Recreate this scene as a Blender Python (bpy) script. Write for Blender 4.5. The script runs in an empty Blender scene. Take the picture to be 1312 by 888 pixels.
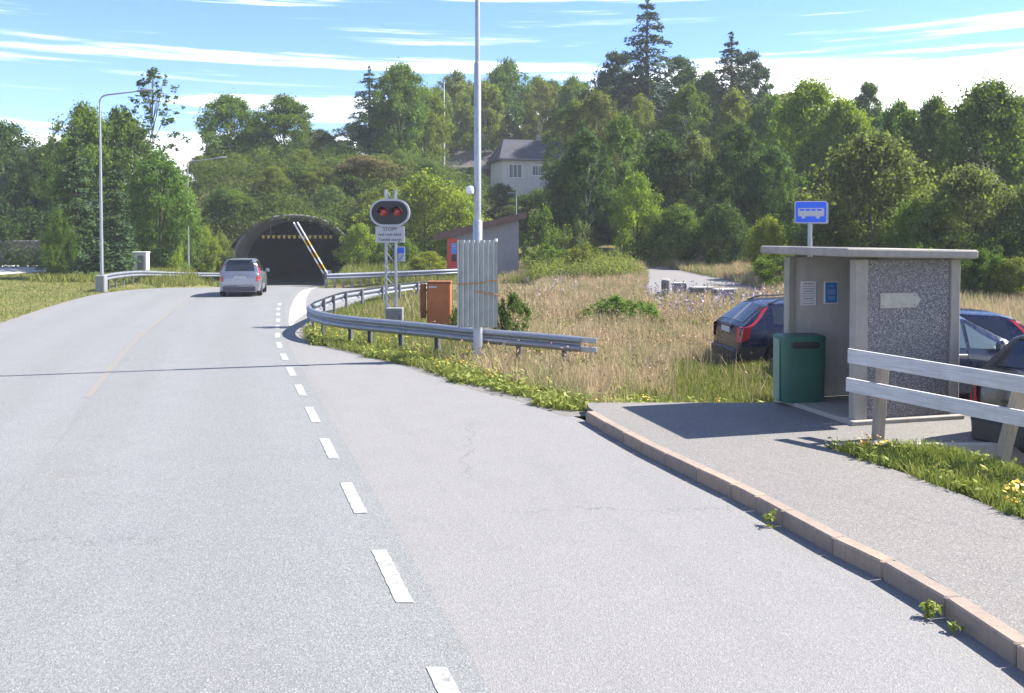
import bpy, math, random
import numpy as np
from mathutils import Vector, Matrix

scene = bpy.context.scene
COL = scene.collection
R = math.radians

# ------------------------------------------------------------------ camera
EYE = 2.55
F_PX, CX, PY, PITCH = 1157.0, 656.0, 330.3, R(1.5)
cam_d = bpy.data.cameras.new('camera')
cam_d.sensor_width = 36.0
cam_d.lens = F_PX / 1312 * 36.0
cam_d.shift_y = (PY - 444.0) / 1312
cam_d.clip_start, cam_d.clip_end = 0.1, 4000
cam = bpy.data.objects.new('camera', cam_d)
COL.objects.link(cam)
cam.location = (0, 0, EYE)
cam.rotation_euler = (R(90) - PITCH, 0, 0)
scene.camera = cam

# ------------------------------------------------------------------ light
SUN = Vector((0.966, 0.258, 0)).normalized()
SUN_EL = R(46)
SUN_DIR = Vector((SUN.x * math.cos(SUN_EL), SUN.y * math.cos(SUN_EL), math.sin(SUN_EL)))
sd = bpy.data.lights.new('sun', 'SUN')
sd.energy = 4.3
sd.angle = R(0.5)
sd.color = (1.0, 0.955, 0.87)
sun = bpy.data.objects.new('sun', sd)
COL.objects.link(sun)
sun.rotation_euler = SUN_DIR.to_track_quat('Z', 'Y').to_euler()
sun.location = (40, 10, 60)

world = bpy.data.worlds.new('World')
scene.world = world
world.use_nodes = True
wn, wl = world.node_tree.nodes, world.node_tree.links
wn.clear()
w_out = wn.new('ShaderNodeOutputWorld')
w_bg = wn.new('ShaderNodeBackground')
w_bg.inputs['Strength'].default_value = 0.088
sky = wn.new('ShaderNodeTexSky')
sky.sky_type = 'NISHITA'
sky.sun_disc = False
sky.sun_elevation = SUN_EL
sky.sun_rotation = math.atan2(SUN.x, SUN.y)
sky.air_density, sky.dust_density, sky.ozone_density = 0.85, 0.15, 2.6
w_tc = wn.new('ShaderNodeTexCoord')
w_sep = wn.new('ShaderNodeSeparateXYZ')
wl.new(w_tc.outputs['Generated'], w_sep.inputs[0])


def wmath(op, a, b=None, c=None, clamp=False):
    n = wn.new('ShaderNodeMath')
    n.operation = op
    n.use_clamp = clamp
    for i, v in enumerate((a, b, c)):
        if v is None:
            continue
        if isinstance(v, (int, float)):
            n.inputs[i].default_value = v
        else:
            wl.new(v, n.inputs[i])
    return n.outputs[0]


def wnoise(scale, stretch, detail, rough, offs):
    mp = wn.new('ShaderNodeMapping')
    mp.inputs['Scale'].default_value = stretch
    mp.inputs['Location'].default_value = offs
    mp.inputs['Rotation'].default_value = (0, R(1.2), 0)
    wl.new(w_tc.outputs['Generated'], mp.inputs[0])
    n = wn.new('ShaderNodeTexNoise')
    n.inputs['Scale'].default_value = scale
    n.inputs['Detail'].default_value = detail
    n.inputs['Roughness'].default_value = rough
    n.inputs['Distortion'].default_value = 0.35
    wl.new(mp.outputs[0], n.inputs['Vector'])
    return n.outputs['Fac']


def wramp(v, lo, hi):
    n = wn.new('ShaderNodeMapRange')
    n.interpolation_type = 'SMOOTHSTEP'
    n.inputs['From Min'].default_value = lo
    n.inputs['From Max'].default_value = hi
    wl.new(v, n.inputs['Value'])
    return n.outputs[0]


elev = w_sep.outputs['Z']
bands = wnoise(1.0, (1.3, 1.3, 30), 7, 0.55, (0.31, 2.6, 0.2))
streak = wnoise(1.0, (2.6, 2.6, 75), 8, 0.62, (4.1, 0.4, 1.7))
lean = wmath('MULTIPLY', w_sep.outputs['X'], 0.10)
low = wmath('SUBTRACT', 1.0, wramp(wmath('SUBTRACT', elev, lean), 0.085, 0.215))
cover = wmath('ADD', wmath('ADD', bands, wmath('MULTIPLY', low, 0.34)), wmath('MULTIPLY', wmath('SUBTRACT', streak, 0.5), 0.7))
m1 = wramp(cover, 0.57, 0.74)
m2 = wmath('MULTIPLY', wramp(streak, 0.55, 0.75), 0.55)
cl = wmath('MAXIMUM', m1, m2, clamp=True)
w_mix = wn.new('ShaderNodeMix')
w_mix.data_type = 'RGBA'
wl.new(cl, w_mix.inputs[0])
w_hs = wn.new('ShaderNodeHueSaturation')
w_hs.inputs['Saturation'].default_value = 1.08
wl.new(sky.outputs[0], w_hs.inputs['Color'])
w_tint = wn.new('ShaderNodeMix')
w_tint.data_type = 'RGBA'
w_tint.blend_type = 'MULTIPLY'
w_tint.inputs[0].default_value = 1.0
wl.new(w_hs.outputs[0], w_tint.inputs[6])
w_tint.inputs[7].default_value = (0.66, 0.73, 0.93, 1)
wl.new(w_tint.outputs[2], w_mix.inputs[6])
w_mix.inputs[7].default_value = (9.0, 9.2, 9.5, 1)
wl.new(w_mix.outputs[2], w_bg.inputs['Color'])
wl.new(w_bg.outputs[0], w_out.inputs[0])

vs = scene.view_settings
vs.view_transform = 'Standard'
vs.look = 'None'
vs.exposure = 1.84
vs.gamma = 1.0
vs.use_curve_mapping = False
scene.cycles.max_bounces = 8
scene.cycles.transparent_max_bounces = 16
scene.cycles.caustics_reflective = False
scene.cycles.caustics_refractive = False

# ------------------------------------------------------------------ materials
MATS = {}


class NT:
    def __init__(s, name):
        s.m = bpy.data.materials.new(name)
        s.m.use_nodes = True
        s.n, s.l = s.m.node_tree.nodes, s.m.node_tree.links
        s.n.clear()
        s.out = s.n.new('ShaderNodeOutputMaterial')
        s._tc = None

    def put(s, sock, v):
        if isinstance(v, (int, float, tuple)):
            if isinstance(v, tuple) and len(v) == 3 and sock.type == 'RGBA':
                v = v + (1,)
            sock.default_value = v
        elif v is not None:
            s.l.new(v, sock)

    def tc(s, which='Object'):
        if s._tc is None:
            s._tc = s.n.new('ShaderNodeTexCoord')
        return s._tc.outputs[which]

    def pos(s):
        return s.n.new('ShaderNodeNewGeometry').outputs['Position']

    def map(s, vec, scale=(1, 1, 1), rot=(0, 0, 0)):
        n = s.n.new('ShaderNodeMapping')
        s.l.new(vec, n.inputs[0])
        n.inputs['Scale'].default_value = scale
        n.inputs['Rotation'].default_value = rot
        return n.outputs[0]

    def noise(s, vec, scale, detail=4, rough=0.55, col=False):
        n = s.n.new('ShaderNodeTexNoise')
        s.l.new(vec, n.inputs['Vector'])
        n.inputs['Scale'].default_value = scale
        n.inputs['Detail'].default_value = detail
        n.inputs['Roughness'].default_value = rough
        return n.outputs['Color' if col else 'Fac']

    def voro(s, vec, scale, feature='F1', out='Distance'):
        n = s.n.new('ShaderNodeTexVoronoi')
        n.feature = feature
        s.l.new(vec, n.inputs['Vector'])
        n.inputs['Scale'].default_value = scale
        return n.outputs[out]

    def ramp(s, v, lo, hi, a=0.0, b=1.0):
        n = s.n.new('ShaderNodeMapRange')
        s.put(n.inputs['Value'], v)
        for k, x in zip(('From Min', 'From Max', 'To Min', 'To Max'), (lo, hi, a, b)):
            n.inputs[k].default_value = x
        return n.outputs[0]

    def mix(s, f, a, b, mode='MIX'):
        n = s.n.new('ShaderNodeMix')
        n.data_type = 'RGBA'
        n.blend_type = mode
        s.put(n.inputs[0], f)
        s.put(n.inputs[6], a)
        s.put(n.inputs[7], b)
        return n.outputs[2]

    def math(s, op, a, b=0.0):
        n = s.n.new('ShaderNodeMath')
        n.operation = op
        s.put(n.inputs[0], a)
        s.put(n.inputs[1], b)
        return n.outputs[0]

    def bump(s, h, strength=0.3, dist=0.01):
        n = s.n.new('ShaderNodeBump')
        n.inputs['Strength'].default_value = strength
        n.inputs['Distance'].default_value = dist
        s.l.new(h, n.inputs['Height'])
        return n.outputs[0]

    def pbr(s, col, rough=0.6, metal=0.0, spec=0.5, normal=None, coat=0.0):
        p = s.n.new('ShaderNodeBsdfPrincipled')
        s.put(p.inputs['Base Color'], col)
        s.put(p.inputs['Roughness'], rough)
        s.put(p.inputs['Metallic'], metal)
        s.put(p.inputs['Specular IOR Level'], spec)
        s.put(p.inputs['Coat Weight'], coat)
        p.inputs['Coat Roughness'].default_value = 0.08
        if normal is not None:
            s.l.new(normal, p.inputs['Normal'])
        return p.outputs[0]

    def done(s, sh):
        s.l.new(sh, s.out.inputs['Surface'])
        return s.m


def plain(name, col, rough=0.6, metal=0.0, spec=0.5, wear=0.12, scale=6.0, coat=0.0):
    """painted / metal / plastic surface with a little dirt and roughness variation"""
    if name in MATS:
        return MATS[name]
    t = NT(name)
    n = t.noise(t.tc(), scale, 6, 0.6)
    c = t.mix(t.ramp(n, 0.35, 0.7), col, tuple(x * (1 - wear) for x in col))
    n2 = t.noise(t.tc(), scale * 7, 3, 0.6)
    c = t.mix(t.ramp(n2, 0.6, 0.8, 0, wear * 1.5), c, (0.12, 0.10, 0.08))
    MATS[name] = t.done(t.pbr(c, t.ramp(n2, 0.3, 0.7, max(rough - 0.08, 0.02), min(rough + 0.1, 1)), metal, spec, coat=coat))
    return MATS[name]


def asphalt(name, base, tint, speck, lanes):
    t = NT(name)
    P = t.pos()
    big = t.noise(P, 0.22, 4, 0.6)
    mid = t.noise(P, 1.7, 5, 0.65)
    c = t.mix(t.ramp(big, 0.3, 0.7), base, tint)
    c = t.mix(t.ramp(mid, 0.35, 0.72, 0, 0.35), c, tuple(x * 0.78 for x in base))
    if lanes:
        uv = t.n.new('ShaderNodeUVMap').outputs[0]
        sx = t.n.new('ShaderNodeSeparateXYZ')
        t.l.new(uv, sx.inputs[0])
        # polished wheel tracks and the oily strip between them: wear that runs along the road
        u = t.math('ADD', sx.outputs[0], t.ramp(t.noise(P, 0.35, 3), 0.3, 0.7, -0.12, 0.12))
        w = t.math('SINE', t.math('MULTIPLY', u, 3.6))
        c = t.mix(t.ramp(w, -1.0, 1.0, 0.0, 0.30), c, (base[0] * 0.80, base[1] * 0.77, base[2] * 0.73))
    run = t.map(t.map(P, (1, 1, 1), (0, 0, R(-17.5))), (1.0, 0.06, 1.0))
    stk = t.noise(run, 1.6, 5, 0.6)
    c = t.mix(t.ramp(stk, 0.52, 0.70, 0, 0.30), c, tuple(x * 0.70 for x in base))
    wv = t.n.new('ShaderNodeVectorMath')
    wv.operation = 'ADD'
    t.l.new(P, wv.inputs[0])
    t.l.new(t.mix(1.0, t.noise(P, 1.1, 5, 0.7, True), (1.3, 1.3, 1.3), 'MULTIPLY'), wv.inputs[1])
    ed = t.voro(wv.outputs[0], 0.20, 'DISTANCE_TO_EDGE')
    crk = t.math('MULTIPLY', t.ramp(ed, 0.0, 0.0035, 1.0, 0.0), t.ramp(t.noise(P, 0.16, 3), 0.48, 0.56, 0.0, 0.75))
    c = t.mix(crk, c, tuple(x * 0.38 for x in base))
    stones = t.voro(P, 95.0, out='Color')
    sb = t.n.new('ShaderNodeSeparateColor')
    t.l.new(stones, sb.inputs[0])
    c = t.mix(t.ramp(sb.outputs[0], 0.55, 1.0, 0, speck), c, (0.36, 0.355, 0.345))
    c = t.mix(t.ramp(sb.outputs[1], 0.55, 1.0, 0, speck * 0.95), c, (0.045, 0.047, 0.055))
    fine = t.noise(P, 40, 4, 0.75)
    c = t.mix(t.ramp(fine, 0.3, 0.72, 0.0, 0.55), c, tuple(x * 0.62 for x in base))
    stn = t.noise(P, 0.9, 6, 0.7)
    c = t.mix(t.ramp(stn, 0.62, 0.75, 0, 0.28), c, (0.13, 0.10, 0.075))
    b = t.bump(t.math('ADD', t.voro(P, 95.0), fine), 0.5, 0.006)
    return t.done(t.pbr(c, 0.82, 0, 0.35, b))


M_ROAD = asphalt('worn_asphalt', (0.180, 0.184, 0.187), (0.202, 0.205, 0.205), 0.50, True)
M_BAY = asphalt('pale_asphalt', (0.200, 0.194, 0.190), (0.214, 0.206, 0.199), 0.30, False)
M_PAVE = asphalt('pavement_asphalt', (0.165, 0.156, 0.148), (0.195, 0.172, 0.145), 0.5, False)
M_PARK = asphalt('parking_asphalt', (0.12, 0.12, 0.123), (0.14, 0.137, 0.134), 0.3, False)
M_GRAVEL = asphalt('gravel', (0.19, 0.178, 0.178), (0.21, 0.19, 0.17), 0.5, False)


M_DIRT = asphalt('gritty_dirt', (0.15, 0.135, 0.115), (0.19, 0.17, 0.145), 0.7, False)


def marking(name, col, lo, hi):
    t = NT(name)
    P = t.pos()
    n = t.noise(P, 7, 6, 0.75)
    n2 = t.noise(P, 60, 3, 0.7)
    f = t.ramp(t.math('ADD', t.math('MULTIPLY', n, 0.6), t.math('MULTIPLY', n2, 0.4)), lo, hi)
    c = t.mix(f, col, (0.16, 0.163, 0.17))
    return t.done(t.pbr(c, 0.75, 0, 0.3, t.bump(n2, 0.4, 0.004)))


M_WHITE_LINE = marking('worn_white_paint', (0.36, 0.36, 0.345), 0.46, 0.60)
M_YELLOW_LINE = marking('worn_yellow_paint', (0.24, 0.18, 0.10), 0.36, 0.56)
M_SEAM = marking('bitumen_seam', (0.115, 0.112, 0.11), 0.34, 0.50)


def ground_mat():
    t = NT('soil_and_turf')
    P = t.pos()
    n = t.noise(P, 0.5, 6, 0.65)
    n2 = t.noise(P, 5, 5, 0.7)
    c = t.mix(t.ramp(n, 0.35, 0.65), (0.085, 0.105, 0.028), (0.16, 0.135, 0.06))
    c = t.mix(t.ramp(n2, 0.45, 0.75, 0, 0.6), c, (0.075, 0.055, 0.035))
    return t.done(t.pbr(c, 0.95, 0, 0.1, t.bump(n2, 0.6, 0.05)))


M_GROUND = ground_mat()


def concrete(name, col, dark, stain=0.5, scale=1.0, each=0.0):
    t = NT(name)
    P = t.tc()
    a = t.noise(P, 2.2 * scale, 6, 0.7)
    b = t.noise(t.map(P, (6, 6, 0.8)), 2.0 * scale, 5, 0.65)
    f = t.noise(P, 55 * scale, 3, 0.7)
    c = t.mix(t.ramp(a, 0.3, 0.7), col, dark)
    c = t.mix(t.ramp(b, 0.5, 0.75, 0, stain), c, tuple(x * 0.55 for x in dark))
    c = t.mix(t.ramp(f, 0.45, 0.75, 0, 0.35), c, tuple(x * 0.6 for x in col))
    if each:
        rn = t.n.new('ShaderNodeObjectInfo').outputs['Random']
        c = t.mix(t.ramp(rn, 0, 1, 0, each), c, (0.16, 0.15, 0.145))
    return t.done(t.pbr(c, 0.9, 0, 0.25, t.bump(t.math('ADD', f, a), 0.5, 0.008)))


M_CONC = concrete('weathered_concrete', (0.36, 0.335, 0.295), (0.27, 0.25, 0.225))
M_CONC_IN = concrete('bounce_lit_concrete', (0.55, 0.53, 0.49), (0.46, 0.445, 0.41), 0.3)  # paler inside copy: sun bounced into the shelter put into the colour
M_CONC_LIGHT = concrete('pale_concrete', (0.42, 0.405, 0.38), (0.34, 0.325, 0.305), 0.3)
M_RING = concrete('stained_portal_concrete', (0.20, 0.187, 0.175), (0.12, 0.115, 0.11), 0.6)
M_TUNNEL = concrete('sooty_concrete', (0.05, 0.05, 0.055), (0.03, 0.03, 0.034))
M_KERB = concrete('pink_granite', (0.36, 0.265, 0.195), (0.22, 0.175, 0.145), 0.55, 1.6, 0.4)
M_STONE = concrete('field_stone', (0.17, 0.16, 0.155), (0.12, 0.115, 0.115), 0.4, 2.0)


def aggregate():
    t = NT('exposed_aggregate')
    P = t.tc()
    col = t.voro(P, 80, out='Color')
    d = t.voro(P, 80)
    s = t.n.new('ShaderNodeSeparateColor')
    t.l.new(col, s.inputs[0])
    g = t.ramp(s.outputs[0], 0.0, 1.0, 0.0, 1.0)
    c = t.mix(t.ramp(g, 0.2, 0.9), (0.085, 0.09, 0.10), (0.42, 0.415, 0.41))
    c = t.mix(t.ramp(s.outputs[1], 0.7, 1.0, 0, 0.7), c, (0.20, 0.17, 0.14))
    c = t.mix(t.ramp(d, 0.42, 0.62), c, (0.13, 0.125, 0.12))
    c = t.mix(t.ramp(t.noise(P, 1.3, 5), 0.4, 0.75, 0, 0.4), c, (0.12, 0.12, 0.125))
    return t.done(t.pbr(c, 0.8, 0, 0.35, t.bump(d, -1.0, 0.012)))


M_AGG = aggregate()


def leafmat(name, trans=0.52, var=0.5):
    """leaf colour comes from the object's own colour; every leaf differs a little"""
    t = NT(name)
    oi = t.n.new('ShaderNodeObjectInfo')
    g = t.n.new('ShaderNodeNewGeometry')
    rnd = g.outputs['Random Per Island']
    c0 = oi.outputs['Color']
    dark = t.mix(1.0, c0, (1 - var, 1 - var * 0.9, 1 - var * 0.7), 'MULTIPLY')
    lite = t.mix(1.0, c0, (1 + var * 1.0, 1 + var * 0.85, 1 + var * 0.3), 'MULTIPLY')
    c = t.mix(rnd, dark, lite)
    patch = t.noise(g.outputs['Position'], 0.55, 4, 0.6)
    c = t.mix(t.ramp(patch, 0.35, 0.68, 0.0, 0.45), c, t.mix(1.0, c0, (1.45, 1.15, 0.55), 'MULTIPLY'))
    p = t.pbr(c, 0.65, 0, 0.08)
    tr = t.n.new('ShaderNodeBsdfTranslucent')
    t.l.new(t.mix(1.0, c, (1.25, 1.2, 0.6), 'MULTIPLY'), tr.inputs[0])
    ms = t.n.new('ShaderNodeMixShader')
    ms.inputs[0].default_value = trans
    t.l.new(p, ms.inputs[1])
    t.l.new(tr.outputs[0], ms.inputs[2])
    return t.done(ms.outputs[0])


M_LEAF = leafmat('broad_leaves')
M_NEEDLE = leafmat('needles', 0.12, 0.5)


def blademat(name, cols, pscale=0.35, trans=0.3):
    t = NT(name)
    g = t.n.new('ShaderNodeNewGeometry')
    rnd = g.outputs['Random Per Island']
    pa = t.noise(g.outputs['Position'], pscale, 5, 0.6)
    pb = t.noise(g.outputs['Position'], pscale * 3.1, 4, 0.6)
    a = t.mix(t.ramp(pa, 0.40, 0.60), cols[0], cols[1])
    a = t.mix(t.ramp(pb, 0.43, 0.57), a, cols[2])
    c = t.mix(t.ramp(rnd, 0.0, 1.0, 0.0, 0.7), a, cols[3])
    c = t.mix(t.ramp(rnd, 0.75, 1.0, 0, 0.5), c, tuple(x * 0.4 for x in cols[2]))
    p = t.pbr(c, 0.6, 0, 0.2)
    tr = t.n.new('ShaderNodeBsdfTranslucent')
    t.l.new(c, tr.inputs[0])
    ms = t.n.new('ShaderNodeMixShader')
    ms.inputs[0].default_value = trans
    t.l.new(p, ms.inputs[1])
    t.l.new(tr.outputs[0], ms.inputs[2])
    return t.done(ms.outputs[0])


M_DRY = blademat('dry_grass', ((0.45, 0.300, 0.195), (0.46, 0.36, 0.20), (0.23, 0.25, 0.085), (0.54, 0.41, 0.28)))
M_LAWN = blademat('lawn_grass', ((0.17, 0.205, 0.038), (0.22, 0.215, 0.055), (0.13, 0.18, 0.03), (0.27, 0.27, 0.075)))
M_WEED = blademat('weed_leaves', ((0.20, 0.26, 0.035), (0.29, 0.30, 0.06), (0.14, 0.20, 0.03), (0.35, 0.36, 0.09)), 1.2)
M_FLOWER = plain('yellow_petals', (0.75, 0.42, 0.04), 0.6)
M_LUPIN = plain('lupin_petals', (0.30, 0.26, 0.36), 0.7)
M_PINKSEED = plain('pink_seed_heads', (0.36, 0.20, 0.15), 0.8)


def bark(name, col):
    t = NT(name)
    n = t.noise(t.map(t.tc(), (6, 6, 1.2)), 3, 5, 0.7)
    c = t.mix(t.ramp(n, 0.35, 0.65), col, tuple(x * 0.4 for x in col))
    return t.done(t.pbr(c, 0.9, 0, 0.2, t.bump(n, 0.6, 0.02)))


M_BARK = bark('bark', (0.12, 0.095, 0.075))
M_BIRCH = bark('birch_bark', (0.45, 0.43, 0.40))


def galvanised(name, col, rough=0.42):
    t = NT(name)
    P = t.tc()
    v = t.voro(P, 45, out='Color')
    s = t.n.new('ShaderNodeSeparateColor')
    t.l.new(v, s.inputs[0])
    n = t.noise(P, 2.5, 6, 0.65)
    c = t.mix(t.ramp(s.outputs[0], 0, 1), col, tuple(x * 0.86 for x in col))
    c = t.mix(t.ramp(n, 0.5, 0.78, 0, 0.45), c, (0.22, 0.20, 0.19))
    return t.done(t.pbr(c, t.ramp(n, 0.3, 0.7, rough - 0.08, rough + 0.18), 0.55, 0.5))


M_GALV = galvanised('galvanised_steel', (0.26, 0.28, 0.325))
M_GALV_L = galvanised('bright_galvanised_steel', (0.36, 0.38, 0.42))
M_POST = galvanised('dull_galvanised_steel', (0.17, 0.18, 0.20), 0.55)


def wood(name, col, axis='X', rz=0.0):
    t = NT(name)
    sc = {'X': (1.2, 22, 22), 'Z': (22, 22, 1.2), 'Y': (22, 1.2, 22)}[axis]
    n = t.noise(t.map(t.map(t.tc(), (1, 1, 1), (0, 0, rz)), sc), 2.0, 6, 0.7)
    n2 = t.noise(t.tc(), 3.0, 5, 0.6)
    c = t.mix(t.ramp(n, 0.35, 0.72), col, tuple(x * 0.62 for x in col))
    c = t.mix(t.ramp(n2, 0.5, 0.8, 0, 0.4), c, (0.22, 0.20, 0.18))
    return t.done(t.pbr(c, 0.85, 0, 0.25, t.bump(n, 0.4, 0.006)))


M_PLANK = wood('weathered_white_wood', (0.60, 0.59, 0.59), 'X', math.atan2(1.22, 0.84))
M_PALE_POST = wood('grey_timber_post', (0.30, 0.26, 0.21), 'Z')
M_CLAD = wood('grey_cladding', (0.27, 0.265, 0.285), 'Z')
M_FASCIA = wood('brown_fascia', (0.15, 0.085, 0.075))
M_GLASS = plain('dark_glass', (0.018, 0.022, 0.028), 0.06, 0, 0.8, 0.05)
M_GLASS_LIT = plain('pale_reflection_glass', (0.10, 0.14, 0.15), 0.05, 0, 0.9, 0.05)  # lighter copy of the glass with the car window's reflection in its colour
M_RUBBER = plain('tyre_rubber', (0.02, 0.02, 0.021), 0.8)
M_RIM = plain('alloy_rim', (0.42, 0.43, 0.45), 0.35, 0.8)
M_BLACK = plain('black_plastic', (0.022, 0.023, 0.026), 0.55)
M_REDLAMP = plain('red_lens', (0.36, 0.016, 0.022), 0.18, 0, 0.6, 0.1, coat=0.5)
M_WHITEP = plain('white_plastic', (0.74, 0.74, 0.74), 0.5)
M_SIGNWHITE = plain('sign_white', (0.42, 0.43, 0.47), 0.5, 0, 0.4, 0.06)
M_PAPER = plain('notice_paper', (0.80, 0.80, 0.82), 0.6, 0, 0.3, 0.05)
M_INK = plain('sign_ink', (0.03, 0.03, 0.035), 0.6)
M_BLUE = plain('sign_blue', (0.006, 0.10, 0.72), 0.4, 0, 0.5, 0.08)
M_POSTERBLUE = plain('poster_blue', (0.06, 0.24, 0.58), 0.5, 0, 0.4, 0.1)
M_ORANGE = plain('faded_orange_paint', (0.40, 0.13, 0.04), 0.6, 0, 0.4, 0.25, 3)
M_RUST = plain('rusty_panel', (0.24, 0.085, 0.035), 0.75, 0, 0.3, 0.35, 5)
M_GREYBOX = plain('grey_cabinet_paint', (0.22, 0.225, 0.23), 0.6, 0, 0.4, 0.2)
M_BIN = plain('green_plastic', (0.03, 0.12, 0.086), 0.5, 0, 0.45, 0.22, 3)
M_BIN_L = plain('lit_green_edge', (0.16, 0.26, 0.21), 0.55)  # bin green lightened to stand for its sunlit edge
M_STRAP = plain('orange_strap', (0.55, 0.22, 0.04), 0.7)
M_REDDOOR = plain('red_paint', (0.50, 0.035, 0.03), 0.5)
M_SHEET = plain('painted_steel_sheet', (0.42, 0.44, 0.425), 0.5, 0.25, 0.5, 0.25, 4)
M_YELLOWP = plain('yellow_paint', (0.62, 0.40, 0.05), 0.5)
M_DARKHEAD = plain('signal_backboard', (0.012, 0.014, 0.02), 0.5)
M_CREAM = plain('cream_plate', (0.42, 0.41, 0.34), 0.6, 0, 0.3, 0.25, 8)
M_HOUSE = wood('cream_weatherboard', (0.56, 0.55, 0.50), 'Z')
M_HOUSEB = plain('blue_grey_house_wall', (0.10, 0.13, 0.19), 0.8)
M_ROOF = plain('slate_roof', (0.07, 0.07, 0.085), 0.85, 0, 0.15, 0.3, 2)
M_ROOFB = plain('brown_tile_roof', (0.13, 0.112, 0.108), 0.8, 0, 0.3, 0.3, 2)
P_SILVER = plain('silver_car_paint', (0.215, 0.225, 0.265), 0.32, 0.6, 0.5, 0.05, 2, 0.6)
P_NAVY = plain('navy_car_paint', (0.006, 0.010, 0.036), 0.25, 0.0, 0.4, 0.02, 2, 0.25)
P_BLUE = plain('blue_black_car_paint', (0.015, 0.022, 0.055), 0.28, 0.1, 0.5, 0.02, 2, 0.8)
P_GREY = plain('charcoal_car_paint', (0.022, 0.023, 0.028), 0.3, 0.1, 0.5, 0.02, 2, 0.8)

# ------------------------------------------------------------------ mesh helpers


def tag(o, label=None, cat=None, group=None, kind=None):
    if label:
        o['label'] = label
    if cat:
        o['category'] = cat
    if group:
        o['group'] = group
    if kind:
        o['kind'] = kind
    return o


def thing(name, label, cat, loc=(0, 0, 0), rz=0.0, group=None):
    o = bpy.data.objects.new(name, None)
    o.empty_display_size = 0.2
    COL.objects.link(o)
    o.location = loc
    o.rotation_euler = (0, 0, rz)
    return tag(o, label, cat, group)


def link_mesh(name, me, mat, parent=None):
    o = bpy.data.objects.new(name, me)
    if mat is not None and not me.materials:
        me.materials.append(mat)
    COL.objects.link(o)
    if parent is not None:
        o.parent = parent
    return o


class MB:
    def __init__(s):
        s.v, s.f = [], []

    def add(s, verts, faces):
        k = len(s.v)
        s.v += [tuple(p) for p in verts]
        s.f += [tuple(i + k for i in f) for f in faces]
        return s

    def box(s, c, size, rz=0.0, rot=None):
        hx, hy, hz = size[0] / 2, size[1] / 2, size[2] / 2
        m = rot if rot is not None else Matrix.Rotation(rz, 3, 'Z')
        c = Vector(c)
        vs_ = [c + m @ Vector((sx * hx, sy * hy, sz * hz)) for sz in (-1, 1) for sx, sy in ((-1, -1), (1, -1), (1, 1), (-1, 1))]
        return s.add(vs_, [(3, 2, 1, 0), (4, 5, 6, 7), (0, 1, 5, 4), (1, 2, 6, 5), (2, 3, 7, 6), (3, 0, 4, 7)])

    def cbox(s, c, size, ch, rz=0.0):
        """box with chamfered vertical and top edges"""
        hx, hy, hz = size[0] / 2, size[1] / 2, size[2] / 2

        def ring(z, i):
            pts = [(-hx + i, -hy + i + ch), (-hx + i + ch, -hy + i), (hx - i - ch, -hy + i), (hx - i, -hy + i + ch), (hx - i, hy - i - ch), (hx - i - ch, hy - i), (-hx + i + ch, hy - i), (-hx + i, hy - i - ch)]
            return [Vector((x, y, z)) for x, y in pts]
        rings = [ring(-hz, 0), ring(hz - ch, 0), ring(hz, ch)]
        m = Matrix.Rotation(rz, 3, 'Z')
        c = Vector(c)
        vv = [c + m @ p for r_ in rings for p in r_]
        ff = [tuple(range(7, -1, -1)), tuple(range(16, 24))]
        for a in range(2):
            for i in range(8):
                j = (i + 1) % 8
                ff.append((a * 8 + i, a * 8 + j, a * 8 + 8 + j, a * 8 + 8 + i))
        return s.add(vv, ff)

    def tube(s, pts, rad, n=10, cap=True):
        pts = [Vector(p) for p in pts]
        if isinstance(rad, (int, float)):
            rad = [rad] * len(pts)
        vv, ff = [], []
        for i, p in enumerate(pts):
            d = (pts[min(i + 1, len(pts) - 1)] - pts[max(i - 1, 0)])
            d = d.normalized() if d.length > 1e-9 else Vector((0, 0, 1))
            ref = Vector((0, 0, 1)) if abs(d.z) < 0.9 else Vector((1, 0, 0))
            a = d.cross(ref).normalized()
            b = d.cross(a)
            for k in range(n):
                t = 2 * math.pi * k / n
                vv.append(p + (a * math.cos(t) + b * math.sin(t)) * rad[i])
        for i in range(len(pts) - 1):
            for k in range(n):
                j = (k + 1) % n
                ff.append((i * n + k, i * n + j, (i + 1) * n + j, (i + 1) * n + k))
        if cap:
            ff.append(tuple(range(n))[::-1])
            ff.append(tuple(range((len(pts) - 1) * n, len(pts) * n)))
        return s.add(vv, ff)

    def prism(s, poly, axis_from, axis_to, plane='XZ'):
        """extrude a 2-D polygon; plane XZ extrudes along Y, XY along Z, YZ along X"""
        def P(u, w, k):
            return {'XZ': (u, k, w), 'XY': (u, w, k), 'YZ': (k, u, w)}[plane]
        n = len(poly)
        vv = [P(u, w, axis_from) for u, w in poly] + [P(u, w, axis_to) for u, w in poly]
        ff = [tuple(range(n))[::-1], tuple(range(n, 2 * n))]
        ff += [(i, (i + 1) % n, n + (i + 1) % n, n + i) for i in range(n)]
        return s.add(vv, ff)

    def build(s, name, mat, parent=None, smooth=False, bevel=0.0, angle=35):
        me = bpy.data.meshes.new(name)
        me.from_pydata(s.v, [], s.f)
        me.update()
        fix_normals(me)
        if smooth:
            me.shade_smooth()
            me.set_sharp_from_angle(angle=R(angle))
        o = link_mesh(name, me, mat, parent)
        if bevel:
            b = o.modifiers.new('bevel', 'BEVEL')
            b.width = bevel
            b.segments = 2
            b.limit_method = 'ANGLE'
            b.angle_limit = R(40)
        return o


def fix_normals(me):
    import bmesh
    bm = bmesh.new()
    bm.from_mesh(me)
    bmesh.ops.recalc_face_normals(bm, faces=bm.faces)
    bm.to_mesh(me)
    bm.free()


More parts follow.
